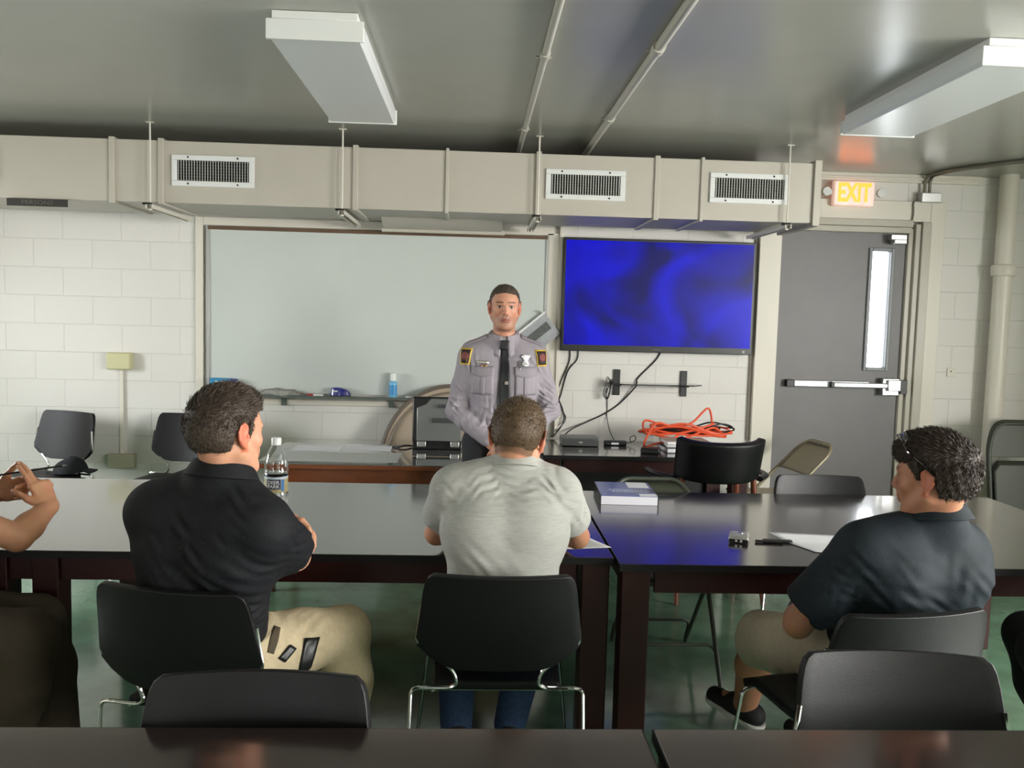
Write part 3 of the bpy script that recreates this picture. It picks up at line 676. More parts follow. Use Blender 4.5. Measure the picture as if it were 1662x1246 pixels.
# vinyl armchair with wooden legs
t = thing('armchair', 'black vinyl armchair with wooden legs pushed up to the side table', 'armchair', (1.43, 4.95, 0), 0)
def ab(u, v):
    a = (u-.5)*2.0; x = .235*math.sin(a*1.15)/math.sin(1.15)*(1+.03*v); y = -.235+.13*(1-math.cos(a*1.15))/(1-math.cos(1.15)); z = .69+.235*v+.022*abs(a)**3
    return (x, y-.07*v, z)
MB().grid(ab, 21, 7).build('backrest', M_VINYL, t, solid=.05, smooth=True, bevel=.012, seg=3)
def asx(u, v):
    e = min(1, 7*min(u, 1-u, v, 1-v)); return ((u-.5)*.48, -.20+.44*v, .42+.035*e)
MB().grid(asx, 17, 17).build('seat', M_VINYL, t, solid=.06, off=-1, smooth=True)
M_CHW = mat('chair_wood', (110, 52, 26), .35, coat=.3, noise=.15, nscale=12)
for s in (-1, 1):
    MB().tube([(s*.205, -.16, .72), (s*.22, -.17, .50), (s*.235, -.235, .25), (s*.25, -.30, .0)], [.016, .021, .019, .013], 12).build('leg', M_CHW, t, smooth=True)
    MB().tube([(s*.225, .20, .62), (s*.225, .19, .42), (s*.23, .2, .2), (s*.24, .22, .0)], [.018, .021, .018, .013], 12).build('leg', M_CHW, t, smooth=True)
    MB().tube(spl([(s*.25, -.14, .70), (s*.325, -.02, .70), (s*.345, .12, .695), (s*.335, .2, .69)], 5), [.022]*16, 12, flat=.7).build('armrest', M_VINYL, t, smooth=True)
MB().box(-.22, .22, -.19, -.165, .36, .42).box(-.22, .22, .17, .195, .36, .42).build('seat_frame', M_CHW, t)

# ------------------------------------------------------------------ things on the conference tables
def bottle(loc):
    t = thing('water_bottle', 'clear plastic water bottle with a blue label and white cap on the table', 'bottle', loc, 16)
    pr = [(.0, .004), (.020, .002), (.034, .0), (.038, .008), (.0395, .03), (.037, .045), (.0395, .06), (.0395, .10), (.038, .104), (.038, .158), (.0405, .163), (.0405, .178), (.0385, .183), (.0395, .20), (.035, .222), (.026, .245), (.016, .265), (.0135, .27), (.0135, .288)]
    M_PET = mat('pet_plastic', (250, 252, 252), .03, trans=1, ior=1.42)
    MB().lathe(pr, 40, ).build('bottle_shell', M_PET, t, smooth=True, solid=.0012, off=-1)
    MB().lathe([(.0, .006), (.033, .005), (.0355, .012), (.037, .03), (.0345, .045), (.037, .06), (.037, .10), (.0355, .106), (.0355, .157), (.037, .17), (.0, .171)], 36).build('water', mat('water', (255, 255, 255), 0, trans=1, ior=1.25), t, smooth=True)
    MB().lathe([(.0139, .268), (.0165, .268), (.0165, .290), (.0145, .2935), (.004, .2935)], 30).build('cap', M_WHITE, t, smooth=True)
    def lab(u0, u1, z0, z1, r, n=14):
        m = MB(); m.grid(lambda u, v: (r*math.sin(u0+(u1-u0)*u), -r*math.cos(u0+(u1-u0)*u), z0+(z1-z0)*v), n, 2); return m
    M1 = mat('label_navy', (24, 38, 66), .4); M2 = mat('label_blue', (40, 105, 165), .4); M3 = mat('label_gold', (176, 164, 120), .45, noise=.3, nscale=90)
    M4 = mat('label_pale', (190, 200, 206), .4)
    lb = lab(-3.14, 3.14, .104, .160, .0388, 48).build('label', M3, t, smooth=True)
    lab(-3.14, 3.14, .152, .160, .0391, 48).build('label_band', M4, lb, smooth=True)
    lab(-3.14, 3.14, .160, .1625, .0391, 48).build('label_edge', mat('label_rim', (32, 60, 130), .4), lb, smooth=True)
    lab(-.95, .32, .117, .152, .0391).build('name_panel', M1, lb, smooth=True)
    lab(.36, .66, .110, .151, .0391).build('blue_panel', M2, lb, smooth=True)
    # lettering wrapped round the label
    for s, z in (('DEER', .1405), ('PARK', .1265)):
        o = text('lettering', s, .0165, M_WHITE, lb, (0, 0, 0), (0, 0, 0), ext=.0003, sx=1, bold=.0003)
        for v in o.data.vertices:
            a = -.31+v.co.x*1.02/.0393; zz = z+v.co.y; r = .0394+v.co.z; v.co = (r*math.sin(a), -r*math.cos(a), zz)
    return t
BO = bottle((-.785, 3.45, .75)); BO.scale = (1.2, 1.2, 1.16)
t = thing('manual', 'thick blue and white manual lying open-edge towards us on the right table', 'book', (.745, 4.00, .75), -3)
W2, D2 = .13, .165
MB().box(-W2, W2, -D2, D2, .001, .040).build('pages', mat('page_block', (225, 224, 232), .8, bump=.2, bscale=200, stretch=(.05, .05, 3)), t)
MB().box(-W2-.004, -W2, -D2, D2, 0, .043).box(W2, W2+.005, -D2, D2, 0, .043).box(-W2, W2, -D2, D2, -.0, .001).build('binding', M_BLACKP, t)
MB().box(-W2, W2, -D2, D2, .040, .0425).build('cover', mat('cover_blue', (58, 78, 150), .3, coat=.4), t)
cv = [c for c in t.children if c.name.startswith('cover')][0]
MB().box(.02, W2-.01, .03, D2, .0426, .0430).build('white_panel', M_PAPER, cv)
MB().box(.05, W2, -D2, -.11, .0426, .0430).build('white_panel', M_PAPER, cv)
MB().box(.03, W2, -.075, .0, .0426, .0431).build('dark_panel', mat('cover_dark', (34, 36, 48), .35), cv)
M_CT = mat('cover_text', (214, 220, 236), .5)
for i, (y, w) in enumerate(((-.02, .10), (-.047, .11), (-.072, .09))):
    m = MB(); x = -w+.02; rn = random.Random(i)
    while x < w: ww = rn.uniform(.006, .012); m.box(x, x+ww, y-.0055, y+.0055, .0431, .0434); x += ww+.004
    m.build('title_line', M_CT, cv)
t = thing('recorder', 'small silver pocket device lying on the right table', 'pocket device', (1.06, 3.235, .75), -20)
MB().box(-.038, .038, -.05, .05, 0, .026).build('body', mat('silver_plastic', (170, 168, 160), .3, metal=.4), t, bevel=.008)
MB().box(-.036, .036, -.0515, -.049, .004, .016).build('socket_strip', M_DARK, t)
MB().lathe([(.011, .0255), (.011, .0275), (.008, .028)], 16, (0.005, .02, 0)).build('button', M_CHROME, t)
for x in (-.012, .006): MB().box(x, x+.008, -.0525, -.051, .006, .014).build('connector', M_STEEL, t)
def sheet(name, pts, z, label, grp=None, lift=None, m=None):
    mm = MB(); n = len(pts)
    q = [Vector((*p, 0)) for p in pts]
    mm.grid(lambda u, v: tuple((q[0]*(1-u)+q[1]*u)*(1-v)+(q[3]*(1-u)+q[2]*u)*v+Vector((0, 0, z+(lift(u, v) if lift else 0)))), 12, 12)
    return tag(mm.build(name, m or M_PAPER, smooth=True, solid=.0006), label, 'paper', grp)
sheet('paper_sheet', [(1.30, 3.07), (1.52, 3.05), (1.55, 3.28), (1.20, 3.30)], .753, 'folded white sheets before the young man with sunglasses', lift=lambda u, v: .035*max(0, v-.55)*(1-u*.5))
sheet('paper_sheet', [(1.33, 3.10), (1.53, 3.07), (1.57, 3.27), (1.36, 3.29)], .751, 'lower white sheet peeking from under the folded ones')
t = thing('pen', 'black pen and clip lying beside the folded sheets', 'pen', (1.17, 3.20, .756), -6)
MB().tube([(-.055, 0, 0), (.05, 0, 0)], .0055, 8).build('barrel', M_BLACKP, t, smooth=True)
MB().box(-.02, .09, .006, .03, -.006, .004).build('clip', M_BLACKP, t, bevel=.002)
sheet('paper_sheet', [(.24, 3.05), (.535, 3.10), (.42, 3.34), (.16, 3.28)], .7512, 'white sheet under the right arm of the man in grey')
# dark cap on the wall chair
t = thing('cap', 'dark crumpled cap lying on the seat of the chair by the wall', 'cap', (-2.66, 5.72, .497), 30)
def capf(u, v):
    a = 2*math.pi*u; r = math.cos(v*math.pi/2*.98); k = 1+.1*math.sin(3*a+1)
    return (.105*r*math.cos(a)*k, .085*r*math.sin(a)*k, .095*math.sin(v*math.pi/2)*(1+.12*math.cos(a)))
M_CAP = mat('cap_cloth', (15, 16, 22), .85)
MB().grid(capf, 28, 9, True).build('crown', M_CAP, t, smooth=True)
MB().grid(lambda u, v: (.07+.10*v*math.sin(math.pi*(.12+.76*u)), (u-.5)*.17, .012-.02*v+.01*math.sin(math.pi*u)), 14, 6).build('peak', M_CAP, t, solid=.004, smooth=True)
# ------------------------------------------------------------------ people: smooth-blended bodies and clothes
class Field:
    """signed distance volume; primitives are blended smoothly and meshed as one continuous surface"""
    def __init__(s, lo, hi, h):
        s.h = h; s.lo = np.array(lo, np.float32)
        s.n = np.ceil((np.array(hi)-np.array(lo))/h).astype(int)+1
        s.D = np.full(s.n, .06, np.float32)
        s.ax = [s.lo[i]+h*np.arange(s.n[i], dtype=np.float32) for i in range(3)]
    def sub(s, lo, hi):
        a = np.clip(np.floor((np.array(lo)-s.lo)/s.h).astype(int), 0, s.n); b = np.clip(np.ceil((np.array(hi)-s.lo)/s.h).astype(int)+1, 0, s.n)
        sl = tuple(slice(a[i], b[i]) for i in range(3))
        g = np.meshgrid(*[s.ax[i][sl[i]] for i in range(3)], indexing='ij', sparse=True)
        return sl, g
    def put(s, sl, d, k, op):
        if d.size == 0: return
        o = s.D[sl]
        if op == '+':
            h = np.clip(.5+.5*(o-d)/k, 0, 1); s.D[sl] = o*(1-h)+d*h-k*h*(1-h)
        else:
            h = np.clip(.5-.5*(o+d)/k, 0, 1); s.D[sl] = o*(1-h)-d*h+k*h*(1-h)
    def cap(s, a, b, ra, rb, k=.02, op='+', n=None, f=1.0):
        """tapered capsule; n, f: axis along which the section is flattened (f > 1 thinner)"""
        a = np.array(a, np.float32); b = np.array(b, np.float32); r = max(ra, rb)+k+2*s.h+.012
        sl, g = s.sub(np.minimum(a, b)-r, np.maximum(a, b)+r)
        x, y, z = [g[i]-a[i] for i in range(3)]; ba = b-a
        if n is not None:
            n = np.array(n, np.float32); n /= np.linalg.norm(n); q = (x*n[0]+y*n[1]+z*n[2])*(f-1)
            qb = float(ba@n)*(f-1); x = x+q*n[0]; y = y+q*n[1]; z = z+q*n[2]; ba = ba+qb*n
        t = np.clip((x*ba[0]+y*ba[1]+z*ba[2])/max(float(ba@ba), 1e-9), 0, 1)
        d = np.sqrt((x-ba[0]*t)**2+(y-ba[1]*t)**2+(z-ba[2]*t)**2)-(ra+(rb-ra)*t)
        if n is not None and f > 1: d = d/(1+(f-1)*.45)
        s.put(sl, d.astype(np.float32), k, op); return s
    def ell(s, c, r, M=None, k=.02, op='+'):
        """ellipsoid; M rows are its axes"""
        c = np.array(c, np.float32); r = np.array(r, np.float32); R_ = float(r.max())+k+2*s.h+.01
        sl, g = s.sub(c-R_, c+R_); p = [g[i]-c[i] for i in range(3)]
        M = np.eye(3) if M is None else np.array(M)
        q = [(p[0]*M[i][0]+p[1]*M[i][1]+p[2]*M[i][2])/r[i] for i in range(3)]
        k0 = np.sqrt(q[0]**2+q[1]**2+q[2]**2)+1e-6
        k1 = np.sqrt((q[0]/r[0])**2+(q[1]/r[1])**2+(q[2]/r[2])**2)+1e-6
        s.put(sl, (k0*(k0-1)/k1).astype(np.float32), k, op); return s
    def plane(s, p, n, lo=None, hi=None, k=.003):
        """cut away the side the normal points to (inside the box lo..hi)"""
        n = np.array(n, float); n /= np.linalg.norm(n)
        if lo is None: lo, hi = s.lo, s.lo+s.n*s.h
        sl, g = s.sub(lo, hi)
        if s.D[sl].size == 0: return s
        d = (g[0]-p[0])*n[0]+(g[1]-p[1])*n[1]+(g[2]-p[2])*n[2]
        s.D[sl] = np.maximum(s.D[sl], d.astype(np.float32)); return s
    def tubecut(s, a, b, r, keep_lo=None):
        """cut everything inside the capsule a-b of radius r (used at cuffs)"""
        return s.cap(a, b, r, r, .004, '-')
    def waves(s, packs):
        """cloth folds: (centre, wave normal, wavelength, spread, amplitude)"""
        for c, kn, wl, sp, am in packs:
            c = np.array(c); kn = np.array(kn, float); kn /= np.linalg.norm(kn); r = sp*2
            sl, g = s.sub(c-r, c+r)
            if s.D[sl].size == 0: continue
            x, y, z = g[0]-c[0], g[1]-c[1], g[2]-c[2]
            ph = (x*kn[0]+y*kn[1]+z*kn[2])+.25*wl*np.sin((x*1.3+z*.9-y)*9/sp*.35)
            e = np.exp(-(x*x+y*y+z*z)/(sp*sp))
            w = np.cos(ph*2*np.pi/wl); w = np.sign(w)*np.abs(w)**1.3
            s.D[sl] = s.D[sl]-(am*e*w).astype(np.float32)
        return s
    def mesh(s):
        """naive surface nets"""
        D = s.D; ins = D < 0; nx, ny, nz = D.shape
        c = np.zeros((nx-1, ny-1, nz-1), np.uint8)
        for i in (0, 1):
            for j in (0, 1):
                for k in (0, 1): c += ins[i:nx-1+i, j:ny-1+j, k:nz-1+k]
        cell = (c > 0) & (c < 8); idx = np.full(cell.shape, -1, np.int64); ii = np.argwhere(cell)
        idx[cell] = np.arange(len(ii)); acc = np.zeros((len(ii), 3)); cnt = np.zeros(len(ii))
        cor = [(i, j, k) for i in (0, 1) for j in (0, 1) for k in (0, 1)]
        val = {q: D[ii[:, 0]+q[0], ii[:, 1]+q[1], ii[:, 2]+q[2]] for q in cor}
        for q in cor:
            for a in range(3):
                if q[a] == 0:
                    q2 = list(q); q2[a] = 1; q2 = tuple(q2); v0, v1 = val[q], val[q2]
                    m = (v0 < 0) != (v1 < 0); t = np.where(m, v0/np.where(m, v0-v1, 1), 0)
                    p = np.array(q, float)[None, :].repeat(len(ii), 0); p[:, a] = t
                    acc[m] += p[m]; cnt[m] += 1
        V = s.lo+(ii+acc/np.maximum(cnt, 1)[:, None])*s.h
        Q = []
        for a in range(3):
            b, c_ = (a+1) % 3, (a+2) % 3
            s0 = [slice(None)]*3; s1 = [slice(None)]*3; s0[a] = slice(0, -1); s1[a] = slice(1, None)
            e = ins[tuple(s0)] != ins[tuple(s1)]; flip = ins[tuple(s0)]
            w = np.argwhere(e); w = w[(w[:, b] > 0) & (w[:, c_] > 0) & (w[:, b] < D.shape[b]-1) & (w[:, c_] < D.shape[c_]-1)]
            f = flip[w[:, 0], w[:, 1], w[:, 2]]
            def at_(db, dc):
                u = w.copy(); u[:, b] -= db; u[:, c_] -= dc; return idx[u[:, 0], u[:, 1], u[:, 2]]
            q = np.stack([at_(1, 1), at_(0, 1), at_(0, 0), at_(1, 0)], 1); q[~f] = q[~f][:, ::-1]; Q.append(q)
        Q = np.concatenate(Q); Q = Q[(Q >= 0).all(1)]
        return V, Q
    def val(s, P):
        """trilinear-free nearest sampling"""
        i = np.clip(np.rint((P-s.lo)/s.h).astype(int), 0, s.n-1); return s.D[i[:, 0], i[:, 1], i[:, 2]]
def relax(V, Q, it=2):
    for _ in range(it):
        A = np.zeros_like(V); C = np.zeros(len(V))
        for i in range(4):
            for j in (1, 3):
                np.add.at(A, Q[:, i], V[Q[:, (i+j) % 4]]); np.add.at(C, Q[:, i], 1)
        V = V*.4+.6*A/np.maximum(C, 1)[:, None]
    return V
def to_mesh(name, V, Q, mats, parent=None, col=None, it=2):
    V = relax(V, Q, it); me = bpy.data.meshes.new(name)
    me.vertices.add(len(V)); me.vertices.foreach_set('co', V.astype(np.float32).ravel())
    me.loops.add(len(Q)*4); me.loops.foreach_set('vertex_index', Q.astype(np.int32).ravel())
    me.polygons.add(len(Q)); me.polygons.foreach_set('loop_start', np.arange(0, len(Q)*4, 4, dtype=np.int32))
    me.polygons.foreach_set('use_smooth', np.ones(len(Q), bool))
    me.update(calc_edges=True); me.validate()
    for m in (mats if isinstance(mats, (list, tuple)) else [mats]): me.materials.append(m)
    if col is not None:
        at_ = me.color_attributes.new('tint', 'FLOAT_COLOR', 'POINT')
        cc = np.ones((len(V), 4), np.float32); cc[:, :3] = col(V); at_.data.foreach_set('color', cc.ravel())
    o = bpy.data.objects.new(name, me); COL.objects.link(o)
    if parent: o.parent = parent
    return o

def skin_mat(name='skin', bscale=220):
    m = mat(name, (190, 140, 115), .48, spec=.35, bump=.05, bscale=bscale); b = m.node_tree.nodes['Principled BSDF']
    b.inputs['Subsurface Weight'].default_value = .12; b.inputs['Subsurface Radius'].default_value = (.012, .005, .003); b.inputs['Subsurface Scale'].default_value = 1
    a = m.node_tree.nodes.new('ShaderNodeAttribute'); a.attribute_name = 'tint'
    n = m.node_tree.nodes.new('ShaderNodeTexNoise'); n.inputs['Scale'].default_value = 22; n.inputs['Detail'].default_value = 4
    mx = m.node_tree.nodes.new('ShaderNodeMix'); mx.data_type = 'RGBA'; mx.blend_type = 'MULTIPLY'; mx.inputs[0].default_value = .22
    m.node_tree.links.new(a.outputs['Color'], mx.inputs[6]); m.node_tree.links.new(n.outputs['Color'], mx.inputs[7])
    m.node_tree.links.new(mx.outputs[2], b.inputs['Base Color']); return m
M_SKIN = skin_mat()
def cloth(name, rgb, bump=.25, bscale=140, stretch=(1, 1, 1), rough=.85, noise=.08, nscale=60, sheen=.0):
    return mat(name, rgb, rough, spec=.25, noise=noise, nscale=nscale, bump=bump, bscale=bscale, stretch=stretch, sheen=sheen)

def frame(fwd, up):
    f = np.array(fwd, float); f /= np.linalg.norm(f); u = np.array(up, float); u -= f*(u@f); u /= np.linalg.norm(u)
    return np.array([np.cross(f, u), f, u])           # rows: right, forward, up

def head(F, c, M, k=1.0, neck=None, wide=1.0, hollow=0):
    """head with brow, nose, lips, chin, ears; c is the point between the ears"""
    W = lambda p: np.array(c)+np.array(p, float)@M*k
    def E(p, r, kk=.015, op='+', MM=None): F.ell(W(p), np.array(r)*k, M if MM is None else MM, kk, op)
    def C(a, b, ra, rb, kk=.012, op='+', **q): F.cap(W(a), W(b), ra*k, rb*k, kk, op, **q)
    E((0, -.012, .038), (.0745*wide, .096, .082), .01)
    E((0, -.030, .012), (.070*wide, .075, .070), .02)
    E((0, .030, .020), (.062*wide, .064, .072), .02)
    E((0, .038, -.040), (.052*wide, .052, .070), .02)
    for s in (-1, 1):
        C((s*.054*wide, .0, -.045), (s*.026, .060, -.092), .022, .019, .02)
        E((s*.040*wide, .056, -.018), (.022, .022, .022), .018)
        E((s*.031, .095, .006), (.017, .012, .0125), .010, '-')
        E((s*.031, .0735, .006), (.0135, .0135, .0125), .004)
        C((s*.014, .088, .023), (s*.046*wide, .074, .022), .0085, .007, .010)
    E((0, .070, -.096), (.022, .018, .017), .016)
    C((0, .086, .020), (0, .106, -.024), .0075, .0105, .008)
    for s in (-1, 1): E((s*.011, .097, -.029), (.0075, .010, .007), .006)
    E((0, .085, -.050), (.022, .014, .016), .014)
    C((-.020, .084, -.0555), (.020, .084, -.0555), .0058, .0058, .004); C((0, .092, -.0545), (0, .0921, -.0545), .0065, .0065, .008)
    C((-.016, .085, -.0655), (.016, .085, -.0655), .0068, .0068, .004); E((0, .091, -.066), (.012, .006, .006), .006)
    C((-.022, .099, -.0603), (.022, .099, -.0603), .0016, .0016, .004, '-')
    for s in (-1, 1):                                  # ears
        rot = frame(M[1]*.94+M[0]*s*-.34, M[2]+M[1]*-.18)
        E((s*.079*wide, -.010, .002), (.0080, .018, .030), .005, MM=rot)
        E((s*.0785*wide, -.004, -.027), (.007, .009, .011), .005)
        E((s*.0885*wide, -.007, .004), (.0085, .0105, .020), .003, '-', rot)
        er = [(.082, .006, .010), (.085, .004, .024), (.089, -.008, .033), (.092, -.022, .027), (.093, -.029, .012), (.090, -.027, -.006), (.085, -.018, -.020), (.080, -.008, -.028)]
        for i_ in range(7): C((s*(er[i_][0]-.006)*wide,)+er[i_][1:], (s*(er[i_+1][0]-.006)*wide,)+er[i_+1][1:], .0040, .0040, .003)
        C((s*.083*wide, .004, .0), (s*.084*wide, .002, -.010), .0045, .0045, .004)
    if neck is not None:
        F.cap(W((0, -.022, -.050)), neck, .054*k, .062*k, .03)
        F.cap(W((0, .012, -.075)), np.array(neck)+M[1]*.02, .038*k, .045*k, .03)

def hand(F, w, d, n, curl=(.3, .35, .4, .45), side=1, size=1.0, spread=.06, thumb=(.5, .35), kf=.004, two=1.0):
    """palm, four unequal fingers and a thumb; d towards the fingers, n out of the palm, side: +1 thumb on the d x n side"""
    d = np.array(d, float); d /= np.linalg.norm(d); n = np.array(n, float); n -= d*(n@d); n /= np.linalg.norm(n)
    t = np.cross(d, n)*side; w = np.array(w, float); S = size
    P = lambda a, b, c_=0: w+(d*a+t*b+n*c_)*S
    F.cap(P(.0, .0), P(.03, .0), .026*S, .030*S, .012, n=n, f=1.35)
    for b in (-.028, -.010, .010, .027): F.cap(P(.022, b*.6), P(.082, b), .0135*S, .0125*S, .010)
    F.cap(P(.03, -.022, .008), P(.07, -.024, .004), .012*S, .011*S, .012)
    ln = ((.044, .026, .021), (.048, .030, .022), (.044, .028, .021), (.034, .021, .019)); rr = (.0090, .0092, .0088, .0078)
    ends = []
    for i in range(4):
        b = (.028, .0095, -.0095, -.0275)[i]; base = P(.086-(.006 if i in (0, 3) else 0)-(.006 if i == 3 else 0), b)
        dir_ = d+t*(1.5-i)*spread; dir_ /= np.linalg.norm(dir_); a = 0; p = base
        cu = curl[i] if isinstance(curl[i], (tuple, list)) else (curl[i], curl[i]*1.25, curl[i]*.8)
        F.ell(base, (.0108*S,)*3, None, .008)
        for j in range(3):
            a += cu[j]; q = p+(dir_*math.cos(a)+n*math.sin(a))*ln[i][j]*S
            F.cap(p, q, rr[i]*S*(1-.06*j), rr[i]*S*(.94-.08*j), kf); p = q
        ends.append(p)
    b0 = P(.022, .026, .006); b1 = P(.050, .044+.012*thumb[0], .006+.022*thumb[1])
    dt = d*.75+t*(.55-.5*thumb[1])*1.0+n*(.15+.5*thumb[1]); dt /= np.linalg.norm(dt)
    b2 = b1+dt*.034*S; dt2 = dt+n*.25-t*.15; dt2 /= np.linalg.norm(dt2); b3 = b2+dt2*.026*S
    F.cap(b0, b1, .0165*S, .0130*S, .012); F.cap(b1, b2, .0112*S, .0102*S, .004); F.cap(b2, b3, .0102*S, .0082*S, .004)
    return ends

def hair_fn(kind):
    """hair mask in head space (right, forward, up): positive inside the haired area"""
    def f(p):
        x, y, z = np.abs(p[:, 0]), p[:, 1], p[:, 2]
        if kind == 'buzz':   top = np.minimum(z-.062+.25*np.maximum(0, y-.04)*0, .2); line = .066-.55*np.clip(-(y-.052), 0, 1)*1.0
        line = {'buzz': .076, 'crop': .070, 'long': .056, 'fade': .070}[kind]
        front = np.where(y > .045, z-(line-.18*x), 9)                           # forehead
        side = np.where((y <= .045) & (y > .012), z-(line-.018-(.045-y)*1.1), 9)      # temple down to the ear
        burn = np.where((y <= .030) & (y > .008), z+.022, 9)                    # sideburn
        ear = np.where((y <= .012) & (y > -.034), z-.026+np.clip((-.0-y), 0, .03)*.9, 9)
        nape = np.where(y <= -.034, z+{'buzz': .048, 'crop': .060, 'long': .064, 'fade': .060}[kind]+(x*.10), 9)
        r = np.minimum(np.minimum(front, np.maximum(side, np.where((y <= .026) & (y > .010), burn+(-.022 if kind in ('buzz', 'long') else -.012), -9))), np.minimum(ear, nape))
        return r
    return f
def hair(parent, c, M, k, kind, rgb, thick, seed, strands=6000, slen=(.008, .014), lift=.5, wide=1.0, top=1.0, rgb2=None, swept=None, wild=.35):
    """a shell of short hair following the skull plus thousands of separate strands"""
    h = .0032; F = Field(np.array(c)-.17, np.array(c)+.17, h)
    W = lambda p: np.array(c)+np.array(p, float)@M*k
    def E(p, r, kk=.015): F.ell(W(p), np.array(r)*k+thick, M, kk)
    E((0, -.012, .038), (.0745*wide, .096, .082), .01); E((0, -.030, .012), (.070*wide, .075, .070), .02)
    E((0, .030, .020), (.062*wide, .064, .072), .02)
    if top > 1: F.ell(W((0, .012, .062)), np.array((.058, .078, .058))*k+thick*top, M, .03)
    F.cap(W((0, -.022, -.050)), W((0, -.04, -.09)), .046*k+thick*.4, .036*k, .03)
    sl, g = F.sub(F.lo, F.lo+F.n*h)
    P = np.stack(np.meshgrid(*F.ax, indexing='ij'), -1).reshape(-1, 3); L_ = (P-np.array(c))@M.T/k
    mask = hair_fn(kind)(L_).reshape(F.D.shape).astype(np.float32)
    fade = np.clip(mask/.035, 0, 1)
    F.D = np.maximum(F.D+thick*.85*(1-fade), -mask*k)
    # slight lumps
    rn = np.random.RandomState(seed); lum = sum(np.sin(P@(rn.randn(3)*f)+rn.rand()*6)/6 for f in (60, 90, 140, 60, 110, 170)).reshape(F.D.shape)
    F.D = (F.D+lum*thick*.35).astype(np.float32)
    V, Q = F.mesh(); Vr = relax(V, Q, 1)
    # strands
    nrm = np.zeros_like(Vr); fn = np.cross(Vr[Q[:, 2]]-Vr[Q[:, 0]], Vr[Q[:, 3]]-Vr[Q[:, 1]])
    for i in range(4): np.add.at(nrm, Q[:, i], fn)
    nrm /= np.linalg.norm(nrm, axis=1)[:, None]+1e-9
    loc = (Vr-np.array(c))@M.T/k; mk = hair_fn(kind)(loc); out = ((loc-np.array((0, -.01, .02)))*(nrm@M.T)).sum(1) > 0
    ok = np.where((mk > -.001) & out)[0]
    pick = rn.choice(ok, strands); base = Vr[pick]+rn.randn(strands, 3)*h*.5; nn = nrm[pick]; lo_ = loc[pick]
    sw = (swept or (lambda q: sweep(q)))(lo_)@M
    sw -= nn*(sw*nn).sum(1)[:, None]; sw /= np.linalg.norm(sw, axis=1)[:, None]+1e-9
    tl = slen[0]+(slen[1]-slen[0])*np.clip((lo_[:, 2]-.0)/.10, 0, 1)*rn.uniform(.6, 1.1, strands); tl *= np.clip(mk[pick]/.02, .35, 1)
    dr = nn*lift+sw*(1-lift)+rn.randn(strands, 3)*wild*.5; dr /= np.linalg.norm(dr, axis=1)[:, None]
    mid = base+dr*tl[:, None]*.55; dr2 = dr*.7+sw*.5; dr2 /= np.linalg.norm(dr2, axis=1)[:, None]; tip = mid+dr2*tl[:, None]*.45
    sd = np.cross(dr, rn.randn(strands, 3)); sd /= np.linalg.norm(sd, axis=1)[:, None]; wd = .0006*(1+thick*30)
    n0 = len(Vr); base = base-nn*.001
    SV = np.concatenate([base-sd*wd, base+sd*wd, mid+sd*wd*.8, mid-sd*wd*.8, tip])
    ar = np.arange(strands); q1 = np.stack([ar, ar+strands, ar+2*strands, ar+3*strands], 1)+n0
    t1 = np.stack([ar+3*strands, ar+2*strands, ar+4*strands], 1)+n0
    me = bpy.data.meshes.new('hair'); me.from_pydata(np.concatenate([Vr, SV]).tolist(), [], Q.tolist()+q1.tolist()+t1.tolist())
    me.polygons.foreach_set('use_smooth', np.ones(len(me.polygons), bool))
    m = mat('hair_%d' % seed, rgb, .55, spec=.4, noise=.4, nscale=120, bump=.3, bscale=260)
    me.materials.append(m); o = bpy.data.objects.new('hair', me); COL.objects.link(o); o.parent = parent
    return o

